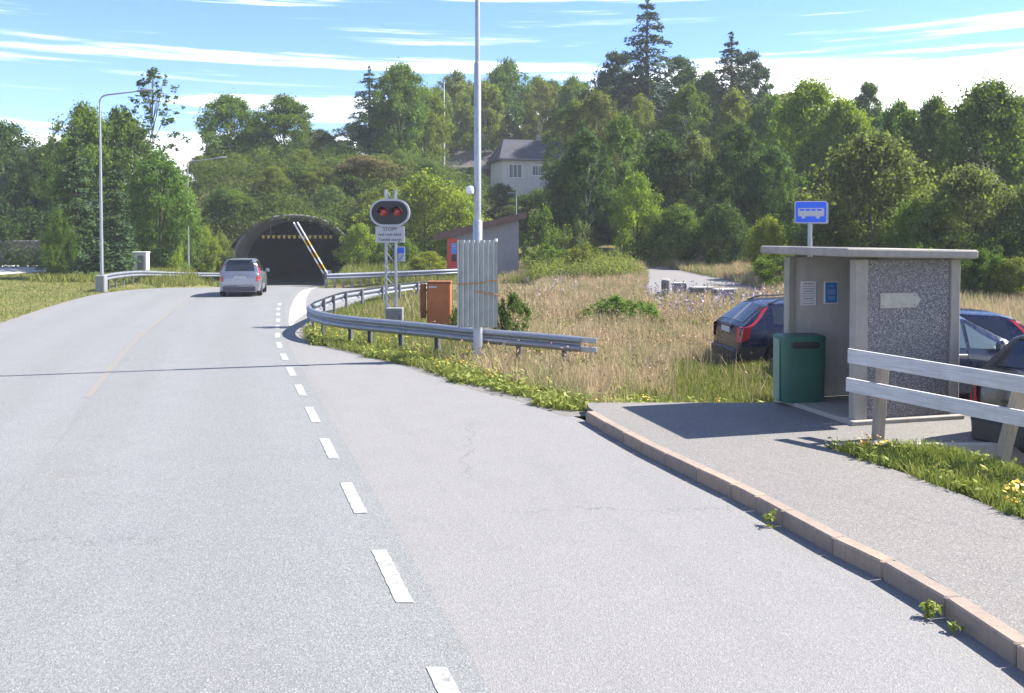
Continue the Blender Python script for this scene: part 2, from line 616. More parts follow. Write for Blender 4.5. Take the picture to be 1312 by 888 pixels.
def quads_mesh(name, V, mat):
    """V: (N,4,3) array of loose quads -> mesh, fast"""
    n = len(V)
    me = bpy.data.meshes.new(name)
    me.vertices.add(n * 4)
    me.vertices.foreach_set('co', np.ascontiguousarray(V, dtype=np.float32).ravel())
    me.loops.add(n * 4)
    me.loops.foreach_set('vertex_index', np.arange(n * 4, dtype=np.int32))
    me.polygons.add(n)
    me.polygons.foreach_set('loop_start', np.arange(0, n * 4, 4, dtype=np.int32))
    me.polygons.foreach_set('loop_total', np.full(n, 4, dtype=np.int32))
    me.update(calc_edges=True)
    me.materials.append(mat)
    return me


def sheet(name, rows, mat, parent=None, uv=None):
    """rows: list of equally long point lists -> grid surface facing up"""
    nr, nc = len(rows), len(rows[0])
    vv = [p for r_ in rows for p in r_]
    ff = []
    for i in range(nr - 1):
        for j in range(nc - 1):
            ff.append((i * nc + j, i * nc + j + 1, (i + 1) * nc + j + 1, (i + 1) * nc + j))
    me = bpy.data.meshes.new(name)
    me.from_pydata(vv, [], ff)
    if uv:
        lay = me.uv_layers.new(name='UVMap')
        for lp in me.loops:
            lay.data[lp.index].uv = uv(vv[lp.vertex_index], lp.vertex_index % nc)
    me.update()
    return link_mesh(name, me, mat, parent)


def text(name, body, size, mat, parent, loc, rx=R(90), rz=0.0, bold=0.0):
    cu = bpy.data.curves.new(name, 'FONT')
    cu.body = body
    cu.size = size
    cu.align_x = 'CENTER'
    cu.align_y = 'CENTER'
    cu.extrude = 0.002
    cu.offset = bold
    tmp = bpy.data.objects.new(name, cu)
    COL.objects.link(tmp)
    dg = bpy.context.evaluated_depsgraph_get()
    me = bpy.data.meshes.new_from_object(tmp.evaluated_get(dg))
    bpy.data.objects.remove(tmp)
    me.materials.clear()
    o = link_mesh(name, me, mat, parent)
    o.location = loc
    o.rotation_euler = (rx, 0, rz)
    return o


def catmull(pts, n=8):
    P = [np.array(p, float) for p in pts]
    P = [2 * P[0] - P[1]] + P + [2 * P[-1] - P[-2]]
    out = []
    for i in range(1, len(P) - 2):
        a, b, c, d = P[i - 1:i + 3]
        for k in range(n):
            t = k / n
            out.append(0.5 * (2 * b + (c - a) * t + (2 * a - 5 * b + 4 * c - d) * t * t + (3 * b - a - 3 * c + d) * t ** 3))
    out.append(P[-2])
    return out


def sstep(a, b, x):
    t = np.clip((np.asarray(x, float) - a) / (b - a), 0, 1)
    return t * t * (3 - 2 * t)


# ------------------------------------------------------------------ the lie of the land
EDGE_Y = [-12, 0, 20, 22, 27, 31, 35, 42, 50, 60, 70, 110, 150]
EDGE_X = [5.07, 1.23, -5.15, -5.75, -7.0, -8.05, -8.95, -10.2, -11.4, -12.6, -13.6, -17.0, -20.0]
LANE_Y = [-12, 20, 27, 37, 45, 70, 150]
LANE_W = [3.32, 3.4, 3.5, 3.65, 3.6, 3.5, 3.5]
WIDE_Y = [-12, 20, 25, 31, 38, 46, 60, 70, 150]
WIDE_W = [7.4, 7.5, 7.6, 7.7, 7.8, 7.3, 7.1, 7.0, 7.0]
_cy = np.linspace(-12, 150, 649)
_cx = np.interp(_cy, EDGE_Y, EDGE_X)
_k = np.ones(17) / 17
_cx[8:-8] = np.convolve(_cx, _k, 'valid')


def edge_x(y):
    return np.interp(y, _cy, _cx)


def lane_x(y):
    return edge_x(y) - np.interp(y, LANE_Y, LANE_W)


def left_x(y):
    return edge_x(y) - np.interp(y, WIDE_Y, WIDE_W)


BAY_Y = [-6, 0, 3, 5.37, 5.8, 6.317, 6.78, 7.21, 8.2, 8.7, 9.485, 10.35, 11.35, 12.46, 12.6, 14.05, 15.4, 17.05, 18.8, 20.6, 21.3, 22.2, 23.4, 25, 27.5, 29.6, 31.4, 34, 37, 39, 40.5, 41.6, 42.4, 47, 47.6, 48.4]
BAY_X = [3.5, 3.34, 3.16, 2.97, 2.91, 2.83, 2.687, 2.53, 2.27, 2.12, 1.836, 1.54, 1.245, 0.953, 0.86, -0.07, -0.93, -1.80, -3.04, -4.4, -4.85, -5.15, -5.42, -5.55, -5.68, -5.72, -5.65, -5.5, -5.3, -4.8, -4.0, -2.6, 0.6, 0.4, -6.5, -10.4]


def bay_x(y):
    return np.interp(y, BAY_Y, BAY_X)


def road_z(y):
    return -1.35 * sstep(37, 72, y)


def portal_x(y):
    return np.interp(y, [60, 70, 110], [-16.3, -16.75, -20.2])


def land_z(X, Y, cut=True):
    X, Y = np.asarray(X, float), np.asarray(Y, float)
    ex, lx = edge_x(Y), left_x(Y)
    bx = np.where(Y < 48, bay_x(Y), ex + 0.4)
    # right hand field
    f = -0.12 - 0.25 * sstep(0, 5, X) * (1 - sstep(22, 34, Y)) + 0.17 * sstep(30, 39, Y) * sstep(-2, 5, X) + 0.30 * sstep(40, 56, Y) * sstep(-1, 5, X) + 0.55 * sstep(56, 62, Y)
    f = f + 6.6 * sstep(60, 118, Y) + 9.5 * sstep(100, 190, Y)
    # parking ground
    pk = 0.10 - 0.020 * Y
    wpk = sstep(4.2, 5.4, X) * (1 - sstep(21, 25, Y))
    f = f * (1 - wpk) + pk * wpk
    # left lawn
    l = -0.05 + 0.10 * sstep(2, 12, lx - X) + 5.5 * sstep(72, 105, Y) + 6 * sstep(100, 170, Y)
    side = sstep(-1, 1, X - (ex - 3.5))
    h = l * (1 - side) + f * side
    # the bank over the tunnel
    px_ = portal_x(Y)
    wb = sstep(-36, -27, X) * (1 - sstep(-8, -1, X))
    bank = -1.2 + 9.3 * sstep(65, 88, Y)
    d = np.clip(np.abs(X - px_) / 5.9, 0, 1)
    mound = np.where(Y > 70.0, -1.2 + 5.3 * np.sqrt(1 - d ** 2), -1.2)
    bank = np.maximum(bank, mound)
    h = np.where(Y > 60, np.maximum(h * (1 - wb) + bank * wb, np.minimum(h, bank)), h)
    # blend down to the road bed
    rz = road_z(Y)
    dist = np.maximum(np.maximum(lx - 0.2 - X, X - bx), 0)
    wr = (1 - sstep(0.0, 1.4, dist)) * np.where(Y > 69.5, 0, 1)
    h = h * (1 - wr) + (rz - 0.05) * wr
    if cut:
        c = (np.abs(X - px_) < 5.6) & (Y > 66) & (Y < 125)
        h = np.where(c, rz - 0.08, h)
    return h


def hz(x, y):
    return float(land_z(x, y, False))


def axis(a, b, fine0, fine1, step, grow):
    v = list(np.arange(fine0, fine1 + 1e-6, step))
    s_ = step
    while v[-1] < b:
        s_ *= grow
        v.append(v[-1] + s_)
    s_ = step
    while v[0] > a:
        s_ *= grow
        v.insert(0, v[0] - s_)
    return np.array(v)


gx = axis(-900, 900, -45, 30, 0.75, 1.35)
gy = axis(-300, 1500, -4, 112, 0.75, 1.35)
GX, GY = np.meshgrid(gx, gy)
GZ = land_z(GX, GY)
# keep the soil under the paved sheets
ground = sheet('ground', [[(float(GX[i, j]), float(GY[i, j]), float(GZ[i, j])) for j in range(len(gx))] for i in range(len(gy))], M_GROUND)
tag(ground, kind='structure')

# earth lid over the tunnel
lx_ = np.linspace(-7.2, 7.2, 37)
ly_ = np.concatenate([np.linspace(70.15, 90, 28), np.linspace(92, 126, 12)])
lid = sheet('embankment', [[(float(portal_x(y) + x), float(y), hz(portal_x(y) + x, y) + 0.03) for x in lx_] for y in ly_], M_GROUND)
tag(lid, kind='structure')

# ------------------------------------------------------------------ roads
ys = np.concatenate([np.arange(-8, 40, 1.0), np.arange(40, 112, 2.0)])
us = np.linspace(0, 1, 13)


def ribbon(name, fa, fb, y0, y1, step, dz, mat, parent=None, n=2, lat=None):
    yy = np.linspace(y0, y1, max(2, int(round((y1 - y0) / step)) + 1))
    rows = []
    for y in yy:
        a, b = fa(y), fb(y)
        rows.append([(float(a + (b - a) * t), float(y), float(road_z(y) + dz)) for t in np.linspace(0, 1, n)])
    return sheet(name, rows, mat, parent, uv=(lambda p, j: (float(p[0] - lane_x(p[1])), p[1])))


main_road = ribbon('main_road', left_x, lambda y: edge_x(y) + 0.235 + 0.004 * math.sin(y * 2.7), -8, 112, 0.5, 0.0, M_ROAD, n=9)
tag(main_road, kind='structure')
bay = ribbon('bus_bay', lambda y: edge_x(y) + 0.10, bay_x, -6, 48.4, 0.2, -0.004, M_BAY, n=5)
tag(bay, kind='structure')
tag(ribbon('dirt_edge', lambda y: bay_x(y) - 0.06 - 0.05 * math.sin(y * 3.1), lambda y: bay_x(y) + 0.55, 12.6, 26, 0.2, -0.002, M_DIRT, n=4), kind='structure')
sh = ribbon('road_shoulder', lambda y: left_x(y) - 0.38, lambda y: left_x(y) + 0.05, -8, 69, 1.0, -0.006, M_GRAVEL)
tag(sh, kind='structure')
for k in range(-3, 15):
    y0 = 4.18 + 2.0 * k + 2.0
    if y0 > 33:
        break
    w = 0.062
    ribbon('edge_dash', lambda y: edge_x(y) - w + 0.002 * math.sin(y * 41) + 0.002 * math.sin(y * 97 + k), lambda y: edge_x(y) + w + 0.002 * math.sin(y * 53 + k) + 0.002 * math.sin(y * 89), y0, y0 + 1.04 + 0.03 * math.sin(k * 5.0), 0.05, 0.005, M_WHITE_LINE, main_road)
ribbon('edge_band', lambda y: edge_x(y) + 0.30 + 0.15 * float(sstep(26, 34, y)), lambda y: edge_x(y) + 0.42 + 0.52 * float(sstep(25, 30, y)) - 0.15 * float(sstep(34, 46, y)), 25.0, 62, 0.5, 0.006, M_WHITE_LINE, main_road)
ribbon('centre_line', lambda y: lane_x(y) - 0.055, lambda y: lane_x(y) + 0.055, 14, 69, 0.5, 0.004, M_YELLOW_LINE, main_road)
ribbon('road_joint', lambda y: lane_x(y) + 0.09, lambda y: lane_x(y) + 0.112, -6, 30, 0.5, 0.004, M_SEAM, main_road)

# ------------------------------------------------------------------ pavement, kerb, parking
PZ = 0.13


def kerb_x(y):
    return bay_x(y)


kerb = thing('kerb', None, None, (0, 0, 0))
tag(kerb, kind='structure')
rng = random.Random(5)
s_pts = np.linspace(-3, 12.46, 800)
sx_ = np.array([kerb_x(y) for y in s_pts])
seg = np.concatenate([[0], np.cumsum(np.hypot(np.diff(sx_), np.diff(s_pts)))])
pos = 0.0
tot = seg[-1]
while pos < tot - 0.2:
    ln = min(rng.uniform(0.40, 0.74), tot - pos)
    y0, y1 = np.interp([pos + 0.003, pos + ln - 0.003], seg, s_pts)
    x0, x1 = kerb_x(y0), kerb_x(y1)
    c = Vector(((x0 + x1) / 2, (y0 + y1) / 2, 0))
    d = Vector((x1 - x0, y1 - y0, 0))
    ang = math.atan2(d.y, d.x)
    wdt = 0.135
    nrm = Vector((d.y, -d.x, 0)).normalized()
    b = MB().cbox((0, 0, -0.06), (d.length, wdt, 0.39 + rng.uniform(-0.004, 0.004)), rng.uniform(0.008, 0.014))
    st = b.build('kerb_stone', M_KERB, kerb, smooth=False)
    cc = c + nrm * (wdt / 2 + rng.uniform(-0.003, 0.003))
    st.location = (cc.x, cc.y, PZ / 2 - 0.06 + 0.06)
    st.location.z = PZ - 0.195 + 0.062
    st.rotation_euler = (rng.uniform(-.010, .010), rng.uniform(-.004, .004), ang + rng.uniform(-.004, .004))
    pos += ln

# pavement: strips between kerb back and right hand edge
PAVE_R_Y = [-4, 3, 6, 7.64, 8.27, 9.0, 9.7, 10.18, 10.3, 10.35, 13.02]
PAVE_R_X = [4.9, 4.75, 4.55, 4.36, 4.22, 4.02, 3.78, 3.58, 3.6, 6.0, 6.0]


def pave_r(y):
    return np.interp(y, PAVE_R_Y, PAVE_R_X)


rows = []
for y in np.concatenate([np.linspace(-3, 10.2, 45), [10.3, 10.36, 10.8, 11.5, 12.2, 12.6, 12.95]]):
    a = kerb_x(min(y, 12.46)) + 0.125
    b_ = pave_r(y)
    rows.append([(float(a + (b_ - a) * t), float(y), PZ - 0.006) for t in np.linspace(0, 1, 6)])
top = [p for p in rows]
pv = MB()
nr, nc = len(rows), 6
pv.v = [p for r_ in rows for p in r_]
pv.f = [(i * nc + j, i * nc + j + 1, (i + 1) * nc + j + 1, (i + 1) * nc + j) for i in range(nr - 1) for j in range(nc - 1)]
rim = [i * nc for i in range(nr)] + [(nr - 1) * nc + j for j in range(1, nc)] + [i * nc + nc - 1 for i in range(nr - 2, -1, -1)] + [j for j in range(nc - 2, 0, -1)]
k0 = len(pv.v)
pv.v += [(pv.v[i][0], pv.v[i][1], -0.45) for i in rim]
for i in range(len(rim)):
    j = (i + 1) % len(rim)
    pv.f.append((rim[i], rim[j], k0 + j, k0 + i))
tag(pv.build('pavement', M_PAVE), kind='structure')
edging = MB().box((4.77, 10.31, PZ - 0.10), (2.2, 0.10, 0.24), R(1.0)).build('apron_edging', M_CONC_LIGHT, bevel=0.01)
tag(edging, kind='structure')

park_rows = []
for y in np.concatenate([np.linspace(6.0, 10.15, 10), np.linspace(10.4, 24, 15)]):
    a = min(5.9, 4.34 + (10.62 - y) * 0.69 + 0.25) if y < 10.2 else (5.75 if y < 14.5 else 5.7 + (y - 14.5) * 0.14)
    park_rows.append([(float(a + (22 - a) * t), float(y), float(0.10 - 0.020 * y + 0.03)) for t in np.linspace(0, 1, 5)])
tag(sheet('parking_area', park_rows, M_PARK), kind='structure')

track_l = [(5.2, 37.0), (5.7, 40), (6.5, 45), (7.2, 50), (7.9, 57.5)]
track_r = [(11.2, 35.5), (11.6, 40), (11.3, 46), (10.5, 52), (10.0, 57.5)]
tl, tr_ = catmull(track_l, 6), catmull(track_r, 6)
rows = []
for a, b_ in zip(tl, tr_):
    rows.append([(float(a[0] + (b_[0] - a[0]) * t), float(a[1] + (b_[1] - a[1]) * t), hz(a[0] + (b_[0] - a[0]) * t, a[1] + (b_[1] - a[1]) * t) + 0.04) for t in np.linspace(0, 1, 6)])
tag(sheet('gravel_track', rows, M_GRAVEL), kind='structure')
rows = [[(x, y + 0.2 * (x + 45), hz(x, y + 0.2 * (x + 45)) + 0.05) for y in np.linspace(51.5, 70, 10)] for x in np.linspace(-80, -30.8, 22)]
tag(sheet('side_street', rows, M_CONC_LIGHT), kind='structure')

# ------------------------------------------------------------------ tunnel
tun = thing('road_tunnel', 'concrete tunnel mouth with dark opening under the shrub covered bank', 'tunnel', (portal_x(70), 70, -1.36))
TA = math.atan2(-(portal_x(75) - portal_x(65)), 10)
tun.rotation_euler = (0, 0, TA)


def arch(a, b, n=28, p=2.35):
    out = []
    for i in range(n + 1):
        t = math.pi * i / n
        cx_, sy_ = math.cos(t), math.sin(t)
        out.append((a * math.copysign(abs(cx_) ** (2 / p), cx_), b * abs(sy_) ** (2 / p)))
    return out


def arch_loft(rings):
    """rings: list of (arch points, y)"""
    m = MB()
    n = len(rings[0][0])
    for pts, y in rings:
        m.v += [(x, y, z) for x, z in pts]
    for k in range(len(rings) - 1):
        for i in range(n - 1):
            m.f.append((k * n + i, k * n + i + 1, (k + 1) * n + i + 1, (k + 1) * n + i))
    return m


arch_loft([(arch(5.0, 5.42), 1.9), (arch(5.0, 5.42), -0.95), (arch(4.95, 5.36), -1.05), (arch(4.74, 5.18), -0.98), (arch(4.4, 4.94), 0.6), (arch(4.4, 4.94), 2.0)]).build('portal_ring', M_RING, tun, smooth=True, angle=50)
rg = []
for k, y in enumerate(np.linspace(1.7, 44, 18)):
    rg.append((arch(4.42 + 0.03 * (k % 2), 4.97), y))
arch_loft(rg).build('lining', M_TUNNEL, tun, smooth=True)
MB().box((0, 44.1, 2.5), (9.4, 0.2, 6)).build('end_wall', M_TUNNEL, tun)  # added wall closing the far end to keep the bore dark
bm_ = MB()
for sx in (-2.05, 2.05):
    bm_.tube([(sx, 0.6, 3.75), (sx, 0.6, 4.75)], 0.03, 6)
bm_.box((0, 0.6, 3.78), (5.5, 0.05, 0.05))
hb = bm_.build('height_bar', M_POST, tun)
for i in range(14):
    MB().cbox((-2.6 + i * 0.4, 0.55, 3.70), (0.20, 0.07, 0.25), 0.03).build('marker_block', M_YELLOWP, hb)

# striped boom barrier standing open beside the tunnel
gate = thing('barrier_boom', 'raised twin striped boom barrier leaning across the right of the tunnel mouth', 'barrier', (-13.25, 64.5, -1.15))
MB().cbox((0.1, 0, 0.55), (0.5, 0.4, 1.1), 0.03).build('drive_box', M_GREYBOX, gate)
for off in (-0.14, 0.14):
    p0 = Vector((0.05 + off, -0.25, 0.75))
    p1 = Vector((-2.15 + off, -0.25, 4.55))
    n = 9
    for i in range(n):
        a, b_ = p0.lerp(p1, i / n), p0.lerp(p1, (i + 1) / n)
        MB().tube([a, b_], 0.055, 6).build('boom_stripe', M_WHITEP if i % 2 == 0 or i > 6 else M_YELLOWP, gate)
MB().cbox((-0.05, -0.25, 0.72), (0.5, 0.12, 0.4), 0.03).build('hinge_plate', M_BLACK, gate)

# ------------------------------------------------------------------ guard rails
PROFILE = [(0.0, .155), (.03, .148), (.075, .105), (.082, .075), (.07, .045), (.012, .012), (.012, -.012), (.07, -.045), (.082, -.075), (.075, -.105), (.03, -.148), (0.0, -.155)]


def guard_rail(label, path, posts, side, post_in=0.10, top_end=True, seg_len=4.0):
    """path: (x, y, zc) centre of the beam; side +1: face to the left of travel"""
    base = Vector((path[0][0], path[0][1], hz(path[0][0], path[0][1])))
    t = thing('guard_rail', label, 'guard rail', base)
    pts = catmull(path, 10)
    pts = [Vector(p) for p in pts]
    dist = [0]
    for i in range(1, len(pts)):
        dist.append(dist[-1] + (pts[i] - pts[i - 1]).length)
    nb = max(1, round(dist[-1] / seg_len))
    for b in range(nb):
        lo, hi = dist[-1] * b / nb, dist[-1] * (b + 1) / nb + (0.15 if b < nb - 1 else 0)
        idx = [i for i in range(len(pts)) if lo - 0.3 <= dist[i] <= hi + 0.3]
        m = MB()
        ring = []
        lift = 0.004 * (b % 2)
        for i in idx:
            d = (pts[min(i + 1, len(pts) - 1)] - pts[max(i - 1, 0)])
            d.z = 0
            d.normalize()
            nrm = Vector((-d.y, d.x, 0)) * side
            r_ = [pts[i] - base + nrm * (o + lift) + Vector((0, 0, z)) for o, z in PROFILE] + [pts[i] - base + nrm * (o - 0.008 + lift) + Vector((0, 0, z * 0.985)) for o, z in reversed(PROFILE)]
            ring.append(r_)
        n = len(ring[0])
        for r_ in ring:
            m.v += [tuple(p) for p in r_]
        for k in range(len(ring) - 1):
            for i in range(n):
                j = (i + 1) % n
                m.f.append((k * n + i, k * n + j, (k + 1) * n + j, (k + 1) * n + i))
        m.f.append(tuple(range(n)))
        m.f.append(tuple(range((len(ring) - 1) * n, len(ring) * n)))
        bo = m.build('beam', M_GALV, t, smooth=True, angle=45)
        if b < nb - 1:
            bm3 = MB()
            i = idx[-1]
            d = (pts[i] - pts[i - 1]).normalized()
            nrm = Vector((-d.y, d.x, 0)).normalized() * side
            for du in (-0.03, -0.14):
                for (oo, zz) in ((0.07, 0.10), (0.075, 0.05), (0.075, -0.05), (0.07, -0.10)):
                    q = pts[i] - base + d * du + nrm * (oo + 0.008) + Vector((0, 0, zz))
                    bm3.tube([q, q + nrm * 0.016], 0.016, 6)
            bm3.build('splice_bolts', M_POST, bo)['kind'] = 'stuff'
    for (x, y) in posts:
        # nearest point of the beam
        i = min(range(len(pts)), key=lambda q: (pts[q].x - x) ** 2 + (pts[q].y - y) ** 2)
        d = (pts[min(i + 1, len(pts) - 1)] - pts[max(i - 1, 0)])
        nrm = Vector((-d.y, d.x, 0)).normalized() * side
        c = pts[i] - nrm * post_in
        zt = pts[i].z + 0.15
        zb = hz(c.x, c.y) - 0.3
        pm = MB()
        a = math.atan2(d.y, d.x)
        h = zt - zb
        for (ox, oy, sx, sy) in ((0, 0.0, 0.11, 0.012), (-0.049, 0.028, 0.012, 0.05), (0.049, 0.028, 0.012, 0.05)):
            q = Matrix.Rotation(a, 3, 'Z') @ Vector((ox, oy * 1.0, 0))
            pm.box((c.x - base.x + q.x, c.y - base.y + q.y, (zt + zb) / 2 - base.z), (sx, sy, h - (0 if oy == 0 else 0.006)), a)
        q = c + nrm * (post_in / 2) - base
        pm.box((q.x, q.y, pts[i].z - base.z), (0.09, post_in - 0.02, 0.2), a)
        pm.build('post', M_POST, t)
    return t, pts, base


nose, npts, nb = guard_rail('long galvanised guard rail curving round the grassy nose in front of the signal',
                [(1.35, 17.55, .40), (0.45, 18.08, .42), (-0.75, 18.78, .44), (-1.75, 19.45, .47), (-2.6, 20.0, .49), (-3.7, 20.75, .51), (-4.45, 21.5, .53), (-5.05, 22.7, .54), (-5.38, 24.2, .54), (-5.55, 27.0, .52), (-5.55, 29.8, .50), (-5.2, 32, .47), (-4.45, 35.2, .46), (-3.3, 38.3, .44)],
                [(1.0, 17.8), (0.1, 18.35), (-1.7, 19.4), (-2.5, 19.95), (-3.25, 20.45), (-3.8, 20.85), (-4.6, 21.9), (-5.15, 23.5), (-5.4, 26), (-5.5, 28), (-5.5, 29.8), (-5.25, 31.6), (-4.85, 33.5), (-4.4, 35.2), (-3.9, 36.8)], 1)
# flared fish-tail end
fl = MB()
for dz in (0.09, -0.09):
    fl.box((0.10, -0.055, .40 - nb.z + dz), (0.42, 0.05, 0.10), R(-26))
fl.build('end_shoe', M_GALV_L, nose, bevel=0.01)
guard_rail('far guard rail on close set posts between the tunnel mouth and the wooden shed', [(-9.7, 47.2, .33), (-7.6, 48.2, .36), (-5.2, 49.0, .42), (-3.6, 49.6, .47), (-2.2, 50.6, .5)],
           [(-9.6 + 0.42 * i, 47.25 + 0.17 * i) for i in range(18)], -1)
lr, lpts, lb = guard_rail('left hand guard rail running along the road edge to the tunnel', [(-18.55, 40.9, .56), (-19.2, 44, .54), (-19.8, 48, .45), (-20.5, 54, .15), (-21.0, 60, -.15), (-21.3, 66, -.42), (-21.45, 69, -.5)],
           [(-18.6, 41.2), (-18.9, 42.6), (-19.15, 44), (-19.4, 45.5), (-19.6, 47), (-19.9, 49), (-20.15, 51), (-20.5, 53.5), (-20.7, 56), (-20.95, 58.5), (-21.1, 61.5), (-21.25, 64.5)], -1)
MB().cbox((0.0, -0.15, 0.34), (0.42, 0.34, 0.84), 0.03).build('end_block', M_GREYBOX, lr)

# ------------------------------------------------------------------ lamp posts


def lamp_post(label, loc, h, arm_len, arm_dir, r0=0.09, steps=None, rise=0.35):
    t = thing('street_lamp', label, 'street lamp', loc)
    if steps:
        for (za, zb, r_) in steps:
            MB().tube([(0, 0, za), (0, 0, zb - 0.02), (0, 0, zb)], [r_, r_, r_ * 0.86], 14).build('pole_section', M_GALV_L, t, smooth=True)
        rt = steps[-1][2]
    else:
        MB().tube([(0, 0, -0.3), (0, 0, h * 0.35), (0, 0, h)], [r0, r0 * 0.8, r0 * 0.5], 12).build('pole', M_GALV_L, t, smooth=True)
        rt = r0 * 0.5
    MB().cbox((0, 0, 0.02), (0.3, 0.3, 0.05), 0.02).build('base_plate', M_POST, t)
    ax, ay = math.cos(arm_dir), math.sin(arm_dir)
    pts = []
    for i in range(7):
        q = i / 6 * math.pi / 2
        pts.append((ax * 0.5 * (1 - math.cos(q)), ay * 0.5 * (1 - math.cos(q)), h + rise * math.sin(q)))
    pts.append((ax * arm_len, ay * arm_len, h + rise + (arm_len - 0.5) * 0.13))
    MB().tube(pts, [rt * 0.95] * 7 + [rt * 0.7], 8).build('arm', M_GALV_L, t, smooth=True)
    hx, hy, hzz = pts[-1]
    hd = MB()
    m = Matrix.Rotation(arm_dir, 3, 'Z') @ Matrix.Rotation(-0.12, 3, 'Y')
    prof = [(-0.1, .05, .06), (0.0, .10, .07), (.35, .15, .09), (.6, .12, .06), (.7, .05, .03)]
    rings = []
    for (x, w, hh) in prof:
        rings.append([Vector((hx, hy, hzz)) + m @ Vector((x, w * c_, hh * s_)) for c_, s_ in ((-1, -.4), (-.8, .5), (0, .9), (.8, .5), (1, -.4), (0, -.55))])
    for r_ in rings:
        hd.v += [tuple(p) for p in r_]
    for k in range(len(rings) - 1):
        for i in range(6):
            hd.f.append((k * 6 + i, k * 6 + (i + 1) % 6, k * 6 + 6 + (i + 1) % 6, k * 6 + 6 + i))
    hd.f += [tuple(range(6)), tuple(range(24, 30))]
    hd.build('lamp_head', M_GREYBOX, t, smooth=True)
    return t


LP = (-0.70, 18.42, hz(-0.7, 18.42))
main_lamp = lamp_post('tall stepped steel lamp post standing at the verge with a corrugated sheet strapped to it', LP, 9.0, 1.6, R(180), steps=[(-0.3, 2.95, 0.098), (2.95, 6.15, 0.072), (6.15, 9.0, 0.05)])
wc = MB()
wc.tube([(-0.07, -0.06, 3.55), (-0.16, -0.06, 3.55)], 0.02, 8)
main_lamp_cam = wc.build('bracket', M_POST, main_lamp)
dm = MB().tube([(-0.15, -0.06, 3.46), (-0.15, -0.06, 3.49), (-0.15, -0.06, 3.56), (-0.15, -0.06, 3.63), (-0.15, -0.06, 3.66)], [0.03, 0.075, 0.09, 0.07, 0.02], 12)
dm.build('white_globe', M_WHITEP, main_lamp, smooth=True)

lamp_post('nearer grey lamp post on the left, at the end of the guard rail', (-19.0, 41.8, hz(-19.0, 41.8)), 8.75, 1.75, R(4), 0.085, rise=0.3)
l2 = lamp_post('farther grey lamp post on the left, with a white camera halfway up', (-22.4, 62.5, hz(-22.4, 62.5)), 8.6, 2.0, R(3), 0.075, rise=0.2)
MB().cbox((0.16, -0.12, 5.35), (0.26, 0.3, 0.24), 0.05).build('camera_box', M_WHITEP, l2)

# corrugated sheet strapped to the post: a thing leaning on it
sheet_t = thing('corrugated_sheet', 'grey corrugated steel sheet strapped with orange straps to the tall lamp post', 'metal sheet', (-0.70, 18.25, 0.66))
n = 65
pts_f = []
for i in range(n):
    x = -0.41 + 0.82 * i / (n - 1)
    ph = (i / (n - 1) * 8) % 1.0
    y = -0.02 if ph < 0.38 else (0.018 if 0.5 < ph < 0.88 else (0.018 * ((ph - .38) / .12) - 0.02 * (1 - (ph - .38) / .12) if ph <= 0.5 else -0.02 * ((ph - .88) / .12) + 0.018 * (1 - (ph - .88) / .12)))
    pts_f.append((x, y))
m = MB()
poly = pts_f + [(x, y + 0.006) for x, y in reversed(pts_f)]
m.v = [(x, y, 0) for x, y in poly] + [(x + 0.004, y - 0.01, 1.77) for x, y in poly]
N = len(poly)
m.f = [(i, (i + 1) % N, N + (i + 1) % N, N + i) for i in range(N)]
for b0 in (0, N):
    for i in range(n - 1):
        m.f.append((b0 + i, b0 + i + 1, b0 + N - 2 - i, b0 + N - 1 - i))
m.build('sheet', M_SHEET, sheet_t)
MB().tube([(-0.42, -0.035, 0.88), (0.0, -0.042, 0.90), (0.42, -0.03, 0.965)], 0.011, 6).build('strap', M_STRAP, sheet_t)
MB().tube([(-0.05, -0.045, 0.735), (0.2, -0.045, 0.70), (0.42, -0.03, 0.665)], 0.012, 6).build('strap', M_STRAP, sheet_t)
MB().tube([(0.38, -0.03, 1.74), (0.38, -0.03, 1.80)], 0.03, 8).build('cap', M_WHITEP, sheet_t)
MB().box((0.0, 0.045, 1.3), (0.5, 0.03, 0.04)).build('bracket', M_POST, sheet_t)

# ------------------------------------------------------------------ tunnel stop signal on lattice mast
SM = (-3.43, 25.6, hz(-3.43, 25.6))
sig = thing('stop_signal', 'lattice mast with oval twin red stop light and white text plate', 'traffic signal', SM)
H = 3.8 - SM[2]
legs = [(-0.14, -0.1), (0.14, -0.1), (0.14, 0.1), (-0.14, 0.1)]
for (x, y) in legs:
    MB().box((x, y, H / 2 - 0.1), (0.05, 0.05, H + 0.2)).build('leg', M_GALV_L, sig)
br = MB()
for k in range(11):
    z0, z1 = k * H / 11, (k + 1) * H / 11
    for (a, b_) in ((0, 1), (1, 2), (2, 3), (3, 0)):
        p, q = (a, b_) if k % 2 else (b_, a)
        br.tube([(legs[p][0], legs[p][1], z0), (legs[q][0], legs[q][1], z1)], 0.011, 5)
br.build('lattice', M_GALV, sig)


def stadium(w, h, n=14):
    r_ = h / 2
    out = []
    for i in range(n + 1):
        t = -math.pi / 2 + math.pi * i / n
        out.append((w / 2 - r_ + r_ * math.cos(t), r_ * math.sin(t)))
    for i in range(n + 1):
        t = math.pi / 2 + math.pi * i / n
        out.append((-w / 2 + r_ + r_ * math.cos(t), r_ * math.sin(t)))
    return out


